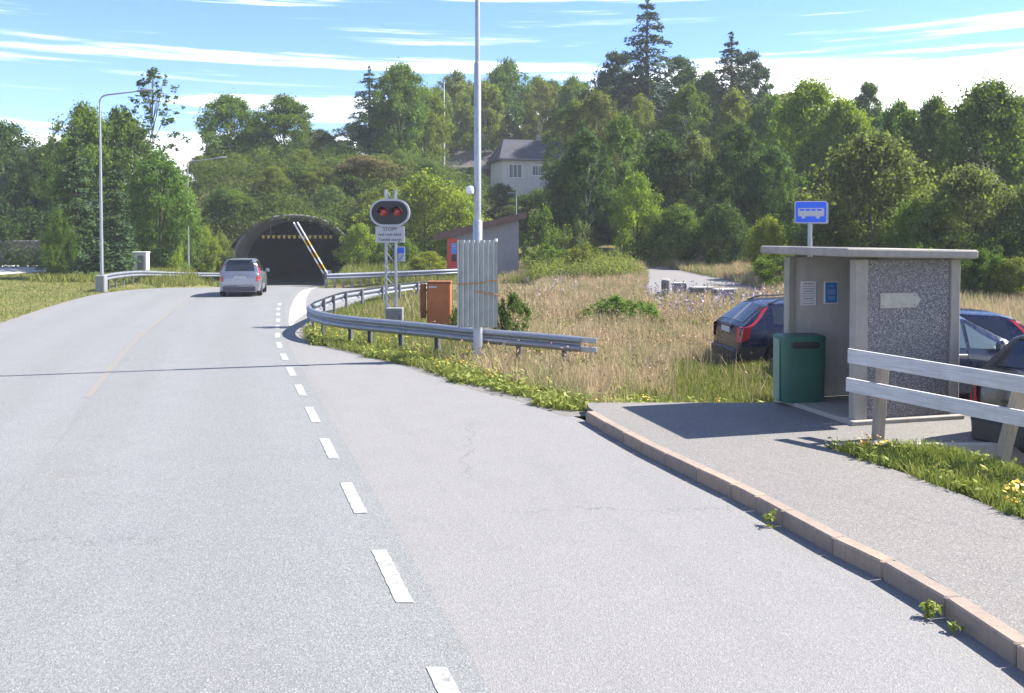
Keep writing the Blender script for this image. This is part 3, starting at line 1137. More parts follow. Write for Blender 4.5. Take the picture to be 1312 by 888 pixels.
zc = 3.15 - SM[2]
bb = MB().prism([(x, z + zc) for x, z in stadium(1.04, 0.68)], -0.24, -0.16).build('backboard', M_DARKHEAD, sig)
rimm = MB()
o_, i_ = stadium(1.13, 0.77), stadium(1.02, 0.66)
N = len(o_)
rimm.v = [(x, -0.262, z + zc) for x, z in o_] + [(x, -0.262, z + zc) for x, z in i_] + [(x, -0.15, z + zc) for x, z in o_] + [(x, -0.15, z + zc) for x, z in i_]
for i in range(N):
    j = (i + 1) % N
    rimm.f += [(i, j, N + j, N + i), (i, j, 2 * N + j, 2 * N + i), (N + i, N + j, 3 * N + j, 3 * N + i), (2 * N + i, 2 * N + j, 3 * N + j, 3 * N + i)]
rimm.build('rim', M_SIGNWHITE, sig)
for sx in (-0.17, 0.21):
    ln = MB()
    prof = [(0.125, -0.245), (0.12, -0.275), (0.09, -0.30), (0.05, -0.315), (0.005, -0.32)]
    ln.tube([(sx, y, zc + 0.02) for r_, y in prof], [r_ for r_, y in prof], 18)
    lens = ln.build('lens', M_REDLAMP, sig, smooth=True)
    vz = MB()
    for i in range(13):
        t = math.pi * (-0.05 + 1.1 * i / 12)
        for yy in (-0.24, -0.42):
            vz.v.append((sx + 0.145 * math.cos(t), yy, zc + 0.02 + 0.145 * math.sin(t)))
    for i in range(12):
        vz.f.append((2 * i, 2 * i + 2, 2 * i + 3, 2 * i + 1))
    vz.build('visor', M_BLACK, lens)
sp = MB().cbox((0, 0, 0), (0.82, 0.02, 0.46), 0.004).build('text_plate', M_SIGNWHITE, sig)
sp.location = (0, -0.20, 2.54 - SM[2])
text('lettering', 'STOPP', 0.135, M_INK, sp, (0, -0.012, 0.145), bold=0.001)
text('lettering', 'ved rødt blink', 0.118, M_INK, sp, (0, -0.012, 0.0), bold=0.001)
text('lettering', 'Tunnel stengt', 0.118, M_INK, sp, (0, -0.012, -0.145), bold=0.001)
bs = MB().cbox((0.27, 0.12, 1.98 - SM[2]), (0.22, 0.02, 0.42), 0.004).build('small_sign', M_SIGNWHITE, sig)
MB().box((0.27, 0.106, 2.09 - SM[2]), (0.19, 0.008, 0.17)).build('blue_panel', M_BLUE, bs)
MB().box((0.27, 0.106, 1.88 - SM[2]), (0.03, 0.008, 0.20), rot=Matrix.Rotation(R(40), 3, 'Y')).build('stroke', M_POSTERBLUE, bs)
cab = thing('signal_cabinet', 'small grey control cabinet at the foot of the lattice signal mast', 'cabinet', (-3.28, 25.25, hz(-3.28, 25.25)))
MB().cbox((0, 0, 0.33), (0.46, 0.30, 0.56), 0.015).build('case', M_GREYBOX, cab)
MB().box((0, -0.158, 0.33), (0.40, 0.012, 0.48)).build('door', M_GREYBOX, cab)
MB().box((0, 0, 0.02), (0.36, 0.2, 0.12)).build('plinth', M_CONC, cab)
MB().box((0.15, -0.17, 0.35), (0.02, 0.02, 0.08)).build('handle', M_BLACK, cab)

oc = thing('orange_cabinet', 'faded orange roadside cabinet with its narrow rusty door standing open', 'cabinet', (-1.98, 24.6, hz(-1.98, 24.6)))
MB().cbox((0, 0, 0.66), (0.64, 0.45, 1.38), 0.02).build('case', M_ORANGE, oc)
MB().cbox((0, 0, 1.37), (0.68, 0.49, 0.05), 0.015).build('lid', M_RUST, oc)
MB().box((0, -0.232, 1.05), (0.56, 0.014, 0.5)).build('upper_panel', M_ORANGE, oc)
MB().box((0, -0.232, 0.42), (0.56, 0.014, 0.66)).build('lower_panel', M_ORANGE, oc)
MB().box((-0.16, -0.244, 1.24), (0.2, 0.01, 0.05)).build('name_plate', M_SIGNWHITE, oc)
MB().cbox((-0.43, -0.14, 0.86), (0.16, 0.05, 0.94), 0.01, R(12)).build('door', M_RUST, oc)
for z in (0.55, 1.15):
    MB().box((-0.345, -0.1, z), (0.08, 0.03, 0.06)).build('hinge', M_BLACK, oc)

# ------------------------------------------------------------------ wooden shed
SX, SY = -1.68, 52.0
shed = thing('wooden_shed', 'grey clad mono pitch shed with brown fascia and a red door', 'shed', (SX, SY, 0.0), R(1))
z_l, z_r = 2.35, 3.45
core = MB().prism([(-2.05, -0.4), (2.05, -0.4), (2.05, z_r - 0.05), (-2.05, z_l - 0.05)], 0.02, 3.2)
core.build('wall', M_CLAD, shed)
nb_ = 27
for i in range(nb_):
    xa, xb = -2.07 + 4.14 * i / nb_ + 0.008, -2.07 + 4.14 * (i + 1) / nb_ - 0.008
    za, zb = z_l + (z_r - z_l) * (xa + 2.05) / 4.1, z_l + (z_r - z_l) * (xb + 2.05) / 4.1
    MB().prism([(xa, -0.35), (xb, -0.35), (xb, zb), (xa, za)], -0.01 - 0.006 * (i % 2), 0.025).build('board', M_CLAD, shed)
rf = MB().prism([(-2.75, z_l - 0.15), (2.45, z_r + 0.05), (2.45, z_r + 0.33), (-2.75, z_l + 0.16)], -0.35, 3.6).build('roof', M_ROOFB, shed)
MB().prism([(-2.8, z_l - 0.20), (2.5, z_r + 0.02), (2.5, z_r + 0.38), (-2.8, z_l + 0.19)], -0.39, -0.345).build('fascia', M_FASCIA, shed)
dr = MB().box((-1.76, -0.04, 1.15), (0.56, 0.04, 2.35)).build('door', M_REDDOOR, shed)
MB().box((-1.66, -0.068, 1.72), (0.30, 0.012, 0.62)).build('notice', M_POSTERBLUE, dr)
MB().box((-1.66, -0.068, 1.18), (0.26, 0.014, 0.40)).build('vent', M_BLACK, dr)
MB().box((-1.66, -0.076, 1.85), (0.22, 0.006, 0.05)).build('notice_line', M_SIGNWHITE, dr)
ant = MB()
ant.tube([(1.95, 0.6, z_r), (1.95, 0.6, 5.05)], 0.03, 6)
ant.tube([(1.45, 0.6, 4.95), (2.1, 0.6, 4.95)], 0.022, 6)
for i in range(4):
    ant.tube([(1.5 + i * 0.16, 0.35, 4.95), (1.5 + i * 0.16, 0.85, 4.95)], 0.010, 5)
ant.build('antenna', M_GALV_L, shed)
MB().tube([(0.35, 0.2, z_l + 0.75), (0.35, 0.2, z_l + 1.02)], 0.05, 8).build('vent_pipe', M_POST, shed)

# ------------------------------------------------------------------ bus shelter
AX = Vector((-0.254, 0.967, 0))     # along the kerb
BX = Vector((0.967, 0.254, 0))      # away from the road
SH0 = Vector((4.37, 11.45, PZ))
RZ = math.atan2(BX.y, BX.x)
shel = thing('bus_shelter', 'small concrete bus shelter with exposed aggregate end wall and flat roof', 'bus shelter', SH0, RZ)
# local x = away from the road, local y = along the kerb (away from the camera)
W_, L_ = 1.58, 1.72
PH = 2.10
MB().box((W_ / 2 - 0.03, L_ / 2, 0.005), (W_ + 0.10, L_ + 0.16, 0.09)).build('floor_slab', M_CONC, shel, bevel=0.012)
for (x, y) in ((0.09, 0.07), (W_ - 0.075, 0.07), (0.07, L_ - 0.07), (W_ - 0.085, L_ - 0.07)):
    MB().box((x, y, PH / 2 + 0.01), ((0.18 if x < 0.5 else 0.14) if y < 1 else 0.10, 0.14, PH - 0.02)).build('corner_post', M_CONC, shel, bevel=0.012)
MB().box((W_ / 2 + 0.015, 0.075, PH / 2 + 0.02), (W_ - 0.33, 0.09, PH - 0.06)).build('aggregate_panel', M_AGG, shel)
MB().box((W_ / 2 - 0.005, L_ - 0.05, PH / 2 + 0.02), (W_ - 0.18, 0.08, PH - 0.06)).build('end_wall', M_CONC_IN, shel)
MB().box((W_ - 0.05, L_ / 2, PH / 2 + 0.02), (0.08, L_ - 0.30, PH - 0.06)).build('back_wall', M_CONC_IN, shel)
roof_l, roof_n = -0.24, -0.14
rz_tilt = Matrix.Rotation(R(1.1), 3, 'Y')
MB().box((roof_l + 0.92 + 0.02, (L_ + 0.02) / 2 - 0.03, PH + 0.075), (1.96, L_ + 0.36, 0.115), rot=rz_tilt).build('roof', M_CONC, shel, bevel=0.025)
MB().box((0.02, (L_ + 0.02) / 2 - 0.03, PH + 0.140), (0.42, L_ + 0.30, 0.016), rot=rz_tilt).build('roof_trim', M_POST, shel)
MB().box((W_ / 2 + 0.15, L_ / 2 - 0.1, 0.46), (0.3, L_ - 0.6, 0.05)).build('bench', M_PALE_POST, shel)
pl = [(0.37, 1.47), (0.90, 1.47), (0.975, 1.565), (0.90, 1.66), (0.37, 1.66)]
MB().prism(pl, 0.012, 0.030).build('blank_plate', M_CREAM, shel)
scr = MB()
for xx, zz in ((0.40, 1.50), (0.40, 1.63), (0.88, 1.50), (0.88, 1.63)):
    scr.tube([(xx, 0.004, zz), (xx, 0.014, zz)], 0.008, 6)
scr.build('screws', M_POST, shel)['kind'] = 'stuff'
# notices on the end wall (inside)
NY = L_ - 0.092
nt = MB().box((0.36, NY - 0.008, 1.56), (0.245, 0.014, 0.35)).build('timetable', M_PAPER, shel)
tl_ = MB()
for i in range(9):
    tl_.box((0.36, NY - 0.017, 1.70 - i * 0.036), (0.20 if i % 3 else 0.16, 0.003, 0.007 if i % 3 else 0.011))
tl_.build('printed_rows', plain('print_grey', (0.22, 0.22, 0.25), 0.7), nt)
pb = MB().box((0.735, NY - 0.008, 1.565), (0.225, 0.014, 0.33)).build('poster_frame', M_PAPER, shel)
MB().box((0.735, NY - 0.017, 1.565), (0.195, 0.005, 0.30)).build('blue_poster', M_POSTERBLUE, pb)
ln2 = MB()
for z, w in ((1.66, 0.07), (1.60, 0.13), (1.575, 0.13), (1.55, 0.11), (1.50, 0.13), (1.475, 0.10)):
    ln2.box((0.735, NY - 0.021, z), (w, 0.003, 0.010))
ln2.build('printed_rows', plain('print_pale', (0.35, 0.5, 0.7), 0.7), pb)
MB().tube([(0.62, 0.5, 0.84), (0.74, 0.5, 0.84)], 0.03, 8).build('bench_bracket', M_BLACK, shel)

# litter bin
binn = thing('litter_bin', 'dark green litter bin with a wide slot at the open side of the shelter', 'litter bin', (4.10, 12.86, PZ + 0.045), RZ - R(8))
bm2 = MB()
lev = [(0.0, .30, .20), (0.03, .315, .215), (0.5, .322, .222), (0.86, .326, .226), (0.905, .332, .232), (0.935, .322, .222), (0.945, .29, .19)]
NN = 24
for z, a, b_ in lev:
    for i in range(NN):
        t = 2 * math.pi * i / NN
        ct, st_ = math.cos(t), math.sin(t)
        bm2.v.append((a * math.copysign(abs(ct) ** 0.35, ct), b_ * math.copysign(abs(st_) ** 0.35, st_), z))
for k in range(len(lev) - 1):
    for i in range(NN):
        j = (i + 1) % NN
        bm2.f.append((k * NN + i, k * NN + j, (k + 1) * NN + j, (k + 1) * NN + i))
bm2.f += [tuple(range(NN)), tuple(range((len(lev) - 1) * NN, len(lev) * NN))]
bm2.build('body', M_BIN, binn, smooth=True, angle=50)
MB().prism([(x, z + 0.815) for x, z in stadium(0.43, 0.10)], -0.232, -0.20).build('slot', M_BLACK, binn)
lip = MB()
o_, i_ = stadium(0.47, 0.14), stadium(0.42, 0.095)
N = len(o_)
lip.v = [(x, -0.238, z + 0.815) for x, z in o_] + [(x, -0.238, z + 0.815) for x, z in i_] + [(x, -0.21, z + 0.815) for x, z in o_] + [(x, -0.21, z + 0.815) for x, z in i_]
for i in range(N):
    j = (i + 1) % N
    lip.f += [(i, j, N + j, N + i), (i, j, 2 * N + j, 2 * N + i), (N + i, N + j, 3 * N + j, 3 * N + i)]
lip.build('slot_lip', M_BIN, binn)
MB().box((-0.335, 0.0, 0.46), (0.012, 0.20, 0.86)).build('lit_edge_strip', M_BIN_L, binn)  # light on the left edge painted as a paler strip

# bus stop sign
bst = thing('bus_stop_sign', 'blue bus stop sign with white bus symbol on a post behind the shelter', 'bus sign', (4.70, 14.25, hz(4.7, 14.25)), R(-6))
MB().tube([(0, 0, -0.3), (0, 0, 2.75 - bst.location.z)], 0.036, 12).build('post', M_GALV_L, bst, smooth=True)
zc = 2.895 - bst.location.z


def rrect(w, h, r_, n=5):
    out = []
    for cx_, cz_, a0 in ((w / 2 - r_, h / 2 - r_, 0), (-w / 2 + r_, h / 2 - r_, 90), (-w / 2 + r_, -h / 2 + r_, 180), (w / 2 - r_, -h / 2 + r_, 270)):
        for i in range(n + 1):
            t = R(a0 + 90 * i / n)
            out.append((cx_ + r_ * math.cos(t), cz_ + r_ * math.sin(t)))
    return out


MB().prism([(x + 0.05, z + zc - 0.012) for x, z in rrect(0.49, 0.345, 0.03)], 0.045, 0.06).build('rear_plate', M_GALV, bst)
fp = MB().prism([(x, z + zc) for x, z in rrect(0.50, 0.35, 0.035)], -0.055, -0.042).build('plate', M_SIGNWHITE, bst)
MB().prism([(x, z + zc) for x, z in rrect(0.468, 0.318, 0.024)], -0.059, -0.052).build('blue_field', M_BLUE, fp)
bus = MB()
bus.prism([(x + 0.0, z + zc + 0.0) for x, z in rrect(0.40, 0.13, 0.02)], -0.063, -0.058)
bus.build('bus_symbol', M_SIGNWHITE, fp)
for k in range(4):
    MB().box((-0.138 + 0.088 * k, -0.064, zc + 0.035), (0.070, 0.005, 0.028)).build('bus_window', M_BLUE, fp)
for wx in (-0.115, 0.105):
    MB().prism([(wx + 0.034 * math.cos(t), zc - 0.068 + 0.034 * math.sin(t)) for t in np.linspace(0, 2 * math.pi, 17)[:-1]], -0.066, -0.0585).build('bus_wheel', M_SIGNWHITE, fp)
MB().box((0, -0.035, zc + 0.05), (0.1, 0.03, 0.04)).build('clamp', M_POST, bst)

# ------------------------------------------------------------------ plank fence
fen = thing('plank_fence', 'low fence of two weathered white planks on leaning timber posts', 'fence', (4.34, 10.62, 0.1))
fd = Vector((0.84, -1.22, 0)).normalized()
fa = math.atan2(fd.y, fd.x)


def plank(s0, s1, z0, z1, hgt):
    p0, p1 = fd * s0, fd * s1
    m = MB()
    nrm = Vector((fd.y, -fd.x, 0)).normalized()      # towards the pavement
    if nrm.x > 0:
        nrm = -nrm
    vv = []
    for p, z in ((p0, z0), (p1, z1)):
        for o in (0.075, 0.112):
            for dz in (-hgt / 2, hgt / 2):
                q = p + nrm * o
                vv.append((q.x, q.y, z + dz - 0.1))
    m.v = vv
    m.f = [(0, 1, 3, 2), (4, 6, 7, 5), (0, 4, 5, 1), (2, 3, 7, 6), (1, 5, 7, 3), (0, 2, 6, 4)]
    return m.build('plank', M_PLANK, fen, bevel=0.006)


plank(-0.36, 3.6, 1.085, 0.95, 0.175)
plank(-0.38, 3.6, 0.735, 0.60, 0.165)
for s0, lean in ((0.0, 0.09), (1.47, 0.34), (2.9, 0.2)):
    p = fd * s0
    ht = 1.02 if s0 == 0 else 0.95
    z0 = -0.35
    a = Vector((p.x - lean * 0.35, p.y + lean * 0.15, z0))
    b_ = Vector((p.x + lean * 0.45, p.y - lean * 0.1, ht))
    dd = (b_ - a)
    rot = dd.to_track_quat('Z', 'Y').to_matrix()
    MB().box((a + b_) / 2, (0.115, 0.10, dd.length), rot=rot @ Matrix.Rotation(fa, 3, 'Z')).build('post', M_PALE_POST, fen, bevel=0.008)

# ------------------------------------------------------------------ cars


def make_car(label, loc, rz, paint, P, group=None, name='parked_car'):
    t = thing(name, label, 'car', loc, rz, group)
    L, W = P['L'], P['W']
    out_y, out_z = zip(*P['outline'])
    bel_y, bel_z = zip(*P['belt'])
    wy, ww = zip(*P['width'])
    rw_y, rw = zip(*P['roofw'])
    wr = P.get('wheel_r', 0.32)
    wys = P['wheels']
    yl = sorted(set(np.round(np.concatenate([np.linspace(0, L, 64), out_y, bel_y]), 4)))
    yl = [y for y in yl if 0 <= y <= L]

    def sect(y):
        zo = float(np.interp(y, out_y, out_z))
        zb = min(float(np.interp(y, bel_y, bel_z)), zo - 0.035)
        w = float(np.interp(y, wy, ww)) * W / 2
        r_ = min(float(np.interp(y, rw_y, rw)) * W / 2, w)
        zs = P['sill'] + 0.25 * max(0, 0.14 - y) + 0.3 * max(0, y - (L - 0.14))
        for wc in wys:
            d = abs(y - wc)
            if d < wr + 0.06:
                zs = max(zs, wr + math.sqrt((wr + 0.06) ** 2 - d * d))
        zm = max(min(0.56, zb - 0.06), zs + 0.02)
        zb = max(zb, zm + 0.03)
        return [(w * 0.95, zs), (w, zm), (w * 0.975, zb), (r_, max(zo - 0.055, zb + 0.004)), (r_ * 0.80, zo - 0.014), (0, zo)], zs
    m = MB()
    n = 11
    for y in yl:
        s_, zs = sect(y)
        full = [(x, z) for x, z in s_] + [(-x, z) for x, z in reversed(s_[:-1])]
        m.v += [(x, y - L / 2, z) for x, z in full]
    for k in range(len(yl) - 1):
        for i in range(n):
            j = (i + 1) % n
            m.f.append((k * n + i, k * n + j, (k + 1) * n + j, (k + 1) * n + i))
    m.f += [tuple(range(n)), tuple(range((len(yl) - 1) * n, len(yl) * n))]
    body = m.build('body', paint, t, smooth=True, angle=32)
    # lower trim band
    def side_pt(y, v, s, off=0.006):
        q, zs = sect(y)
        a, b = (q[2], q[3]) if v >= 0 else (q[2], q[1])
        v = abs(v)
        x = a[0] + (b[0] - a[0]) * v
        z = a[1] + (b[1] - a[1]) * v
        return (s * (x + off), y - L / 2, z + off * 0.3)

    def top_pt(y, u, off=0.008):
        q, zs = sect(y)
        x4, z4 = q[4]
        x3, z3 = q[3]
        au = abs(u)
        if au <= 0.8:
            x, z = x4 * au / 0.8, q[5][1] + (z4 - q[5][1]) * (au / 0.8)
        else:
            f = (au - 0.8) / 0.2
            x, z = x4 + (x3 - x4) * f, z4 + (z3 - z4) * f
        e = 0.01
        dz = (np.interp(y + e, out_y, out_z) - np.interp(y - e, out_y, out_z)) / (2 * e)
        nl = math.hypot(dz, 1)
        return (math.copysign(x, u), y - L / 2 - dz / nl * off, z + off / nl)
    for s in (-1, 1):
        for (ya, yb, va0, va1, vb0, vb1) in P['side_windows']:
            mm = MB()
            rows_ = 7
            for i in range(rows_ + 1):
                f = i / rows_
                y = ya + (yb - ya) * f
                mm.v += [side_pt(y, va0 + (vb0 - va0) * f, s), side_pt(y, va1 + (vb1 - va1) * f, s)]
            mm.f = [(2 * i, 2 * i + 1, 2 * i + 3, 2 * i + 2) for i in range(rows_)]
            mm.build('side_window', P.get('glass', M_GLASS), t, smooth=True)
    for nm, (ya, yb, ua, ub) in (('rear_window', P['rear_window']), ('windscreen', P['windscreen'])):
        mm = MB()
        nu = 8
        for i in range(6):
            f = i / 5
            y = ya + (yb - ya) * f
            u = ua + (ub - ua) * f
            mm.v += [top_pt(y, -u + 2 * u * k / nu) for k in range(nu + 1)]
        for i in range(5):
            for k in range(nu):
                a = i * (nu + 1) + k
                mm.f.append((a, a + 1, a + nu + 2, a + nu + 1))
        mm.build(nm, P.get('glass', M_GLASS), t, smooth=True)
    # tail lights: a strip of the rear corner, wrapping the edge between side and back
    for s in (-1, 1):
        for (y0, v0, y1, v1, wd) in P['tail']:
            mm = MB()
            for i in range(7):
                f = i / 6
                y, v = y0 + (y1 - y0) * f, v0 + (v1 - v0) * f
                a = Vector(side_pt(y + wd, v, s, 0.012))
                b = Vector(side_pt(y, v, s, 0.014))
                slope = max((np.interp(y + .02, out_y, out_z) - np.interp(y - .02, out_y, out_z)) / .04, 0.4)
                c = b + Vector((-s * wd * 0.75, -(0.015 + 0.05 / slope), 0))
                if v < 0:
                    c.y = -L / 2 - 0.012
                mm.v += [tuple(a), tuple(b), tuple(c)]
            for i in range(6):
                mm.f += [(3 * i, 3 * i + 1, 3 * i + 4, 3 * i + 3), (3 * i + 1, 3 * i + 2, 3 * i + 5, 3 * i + 4)]
            mm.build('tail_light', M_REDLAMP, t)
        if 'low_tail' in P:
            yy, zz, wd_, hh_ = P['low_tail']
            q, _ = sect(yy)
            MB().cbox((s * (q[1][0] - wd_ / 2 + 0.006), yy - L / 2, zz), (wd_, 0.14, hh_), 0.015).build('tail_light', M_REDLAMP, t)
    # bumper, plate, mirrors, handles
    wb = float(np.interp(0.02, wy, ww)) * W
    MB().cbox((0, -L / 2 + 0.03, 0.36), (wb * 0.94, 0.20, 0.26), 0.05).build('rear_bumper', P.get('bumper', M_BLACK), t)
    wf = float(np.interp(L - 0.02, wy, ww)) * W
    MB().cbox((0, L / 2 - 0.04, 0.36), (wf * 0.9, 0.2, 0.24), 0.05).build('front_bumper', P.get('bumper', M_BLACK), t)
    pz = P.get('plate_z', 0.78)
    MB().cbox((0, -L / 2 - 0.0 + P.get('plate_y', -0.005), pz), (0.52, 0.03, 0.12), 0.006).build('number_plate', M_SIGNWHITE, t)
    MB().box((0, -L / 2 + P.get('plate_y', -0.005) - 0.001, pz + 0.09), (0.7, 0.03, 0.03)).build('plate_trim', P.get('trim', M_BLACK), t)
    my = P['mirror']
    for s in (-1, 1):
        q, _ = sect(my)
        mx = q[2][0]
        mr = MB().cbox((s * (mx + 0.10), my - L / 2, q[2][1] + 0.08), (0.20, 0.12, 0.15), 0.04).build('mirror', paint, t)
        for hy in P['handles']:
            q, _ = sect(hy)
            MB().cbox((s * (q[2][0] + 0.008), hy - L / 2, q[2][1] - 0.08), (0.03, 0.17, 0.028), 0.008).build('handle', M_RIM, t)
        for ly in P['doors']:
            q, _ = sect(ly)
            seam_ = MB()
            seam_.v = [(s * (q[0][0] + .004), ly - L / 2 - .006, q[0][1] + .02), (s * (q[1][0] + .004), ly - L / 2 - .006, q[1][1]), (s * (q[2][0] + .004), ly - L / 2 - .006, q[2][1]),
                       (s * (q[0][0] + .004), ly - L / 2 + .006, q[0][1] + .02), (s * (q[1][0] + .004), ly - L / 2 + .006, q[1][1]), (s * (q[2][0] + .004), ly - L / 2 + .006, q[2][1])]
            seam_.f = [(0, 1, 4, 3), (1, 2, 5, 4)]
            seam_.build('door_gap', M_BLACK, t)
        if P.get('rails'):
            ra, rb = P['rails']
            rr = []
            for i in range(9):
                y = ra + (rb - ra) * i / 8
                q, _ = sect(y)
                lift = 0.045 if 0 < i < 8 else -0.01
                rr.append((s * q[3][0] * 0.93, y - L / 2, q[4][1] + lift))
            MB().tube(rr, 0.02, 6).build('roof_rail', M_BLACK, t, smooth=True)
        if P.get('clad'):
            cm = MB()
            yy = np.linspace(0.06, L - 0.06, 50)
            for y in yy:
                q, _ = sect(y)
                a, b = Vector((q[0][0], 0, q[0][1])), Vector((q[1][0], 0, q[1][1]))
                c = a.lerp(b, 0.95)
                cm.v += [(s * (a.x + 0.008), y - L / 2, a.z - 0.005), (s * (c.x + 0.01), y - L / 2, c.z)]
            cm.f = [(2 * i, 2 * i + 1, 2 * i + 3, 2 * i + 2) for i in range(len(yy) - 1)]
            cm.build('sill_cladding', M_BLACK, t)
        for wc in wys:
            wx = s * (W / 2 - 0.115)
            prof = [(-0.10, wr * 0.62), (-0.105, wr * 0.92), (-0.07, wr), (0.07, wr), (0.105, wr * 0.92), (0.10, wr * 0.62)]
            wm = MB().tube([(wx + o, wc - L / 2, wr) for o, r_ in prof], [r_ for o, r_ in prof], 22)
            wh = wm.build('wheel', M_RUBBER, t, smooth=True, angle=50)
            rm = MB()
            rx = wx + s * 0.085
            rm.tube([(rx - s * 0.03, wc - L / 2, wr), (rx, wc - L / 2, wr)], [wr * 0.16, wr * 0.12], 10)
            for k in range(5):
                a = 2 * math.pi * k / 5 + 0.3
                d = Vector((0, math.cos(a), math.sin(a)))
                rm.box(Vector((rx - s * 0.012, wc - L / 2, wr)) + d * wr * 0.33, (0.02, wr * 0.6, 0.07), rot=Matrix.Rotation(a, 3, 'X'))
            rg_ = []
            for k in range(25):
                a = 2 * math.pi * k / 24
                rg_.append((rx - s * 0.012, wc - L / 2 + wr * 0.62 * math.cos(a), wr + wr * 0.62 * math.sin(a)))
            rm.tube(rg_, 0.016, 5, cap=False)
            rm.build('rim', M_RIM, wh)
    for k in P.get('spoiler', []):
        y, z, w = k
        MB().cbox((0, y - L / 2, z), (w, 0.22, 0.035), 0.012).build('spoiler', paint, t)
    if P.get('wiper'):
        a, b = top_pt(P['wiper'][0], 0.0, 0.02), top_pt(P['wiper'][1], 0.55, 0.02)
        MB().tube([a, b], 0.012, 5).build('wiper', M_BLACK, t)
    if P.get('hook'):
        MB().tube([(0, -L / 2 + 0.1, 0.24), (0, -L / 2 - 0.12, 0.22), (0, -L / 2 - 0.19, 0.28), (0, -L / 2 - 0.19, 0.38)], 0.022, 8).build('tow_hook', M_BLACK, t, smooth=True)
    if P.get('seats'):
        pass
    return t


MPV = dict(L=4.2, W=1.78, sill=0.24, outline=[(0, .52), (0.015, .80), (0.05, .98), (0.12, 1.12), (0.30, 1.50), (0.42, 1.565), (0.9, 1.61), (1.7, 1.62), (2.35, 1.55), (3.25, 1.10), (4.0, .88), (4.15, .70), (4.2, .5)],
           belt=[(0, .50), (0.05, .94), (0.3, 1.03), (2.2, .98), (3.2, .95), (4.2, .8)], width=[(0, .80), (.05, .90), (.25, .98), (.6, 1.0), (3.6, .99), (4.05, .9), (4.2, .7)],
           roofw=[(0, .74), (.05, .86), (.12, .86), (.3, .735), (.6, .69), (2.3, .69), (3.2, .82), (4.2, .7)], wheels=(0.78, 3.33), wheel_r=0.32,
           side_windows=[(0.62, 1.25, .12, .85, .08, .9), (1.31, 2.15, .08, .9, .06, .9), (2.22, 2.95, .06, .9, .05, .35)], rear_window=(0.115, 0.315, .80, .84), windscreen=(2.45, 3.15, .86, .86),
           tail=[(0.085, 0.0, 0.32, 0.88, 0.17), (0.03, -0.55, 0.05, -0.2, 0.14)], mirror=2.75, handles=(1.25, 2.1), doors=(1.28, 2.2), spoiler=[(0.36, 1.575, 1.05)], plate_z=.84, plate_y=-0.008, wiper=(0.13, 0.17), bumper=plain('bumper_dark_grey', (0.055, 0.055, 0.07), 0.6), trim=P_SILVER)
mpv = make_car('small silver people carrier driving away towards the tunnel', (-11.45, 38.6, 0.0 + float(road_z(38.6))), math.atan2(0.17, 1) * 1.15, P_SILVER, MPV, name='moving_car')
mpv.scale = (0.94, 0.94, 0.96)

WAGON = dict(L=4.75, W=1.86, sill=0.26, outline=[(0, .50), (0.02, .78), (0.06, .98), (0.14, 1.05), (0.62, 1.43), (0.85, 1.49), (1.7, 1.53), (2.4, 1.50), (2.75, 1.42), (3.45, 1.02), (4.4, .86), (4.68, .72), (4.75, .5)],
             belt=[(0, .5), (0.1, .95), (0.5, .97), (2.5, .93), (3.4, .92), (4.75, .8)], width=[(0, .84), (.06, .93), (.3, .98), (1, 1.0), (3.9, 1.0), (4.5, .9), (4.75, .72)],
             roofw=[(0, .8), (.06, .9), (.14, .9), (.6, .74), (.9, .71), (2.6, .71), (3.45, .84), (4.75, .7)], wheels=(0.98, 3.74), wheel_r=0.345,
             side_windows=[(0.78, 1.55, .12, .88, .08, .92), (1.62, 2.45, .08, .92, .06, .92), (2.52, 3.2, .06, .9, .05, .3)], rear_window=(0.16, 0.60, .84, .86), windscreen=(2.8, 3.4, .86, .88),
             tail=[(0.05, -0.62, 0.12, 0.0, 0.17), (0.12, 0.0, 0.60, 0.96, 0.12)], mirror=2.95, handles=(1.5, 2.4), doors=(1.58, 2.48), rails=(0.75, 2.6), clad=True, plate_z=.86, plate_y=0.02)
make_car('dark blue estate car with tall red rear lights left of the shelter', (7.1, 20.3, -0.40), R(-90) + R(6), P_NAVY, WAGON)

HATCH = dict(L=4.3, W=1.76, sill=0.24, outline=[(0, .50), (0.02, .76), (0.06, .94), (0.2, 1.02), (0.62, 1.36), (0.95, 1.43), (1.7, 1.46), (2.2, 1.42), (3.05, .99), (3.95, .84), (4.24, .68), (4.3, .5)],
             belt=[(0, .5), (0.1, .92), (0.5, .96), (2.2, .91), (3.0, .9), (4.3, .78)], width=[(0, .84), (.06, .92), (.3, .98), (1, 1.0), (3.5, 1.0), (4.1, .9), (4.3, .72)],
             roofw=[(0, .8), (.06, .9), (.2, .88), (.6, .76), (.9, .73), (2.2, .73), (3.05, .84), (4.3, .7)], wheels=(0.80, 3.42), wheel_r=0.31,
             side_windows=[(0.85, 1.35, .15, .85, .08, .9), (1.42, 2.12, .08, .92, .06, .92), (2.18, 2.9, .06, .88, .05, .25)], rear_window=(0.22, 0.60, .82, .84), windscreen=(2.28, 3.0, .86, .88),
             tail=[(0.05, -0.45, 0.16, 0.1, 0.2)], mirror=2.62, handles=(1.3, 2.05), doors=(1.38, 2.14), spoiler=[(0.66, 1.40, 1.1)], plate_z=.62, plate_y=0.0, wiper=(0.24, 0.3))
make_car('blue black hatchback side on behind the shelter, its pale side window showing', (7.0, 14.75, -0.15), R(-90) + R(3), P_BLUE, dict(HATCH, glass=M_GLASS_LIT))
make_car('dark navy car with a red rear light, farthest of those right of the shelter', (7.65, 17.6, -0.42), R(90) - R(3), P_NAVY, dict(WAGON, rails=None, clad=False))
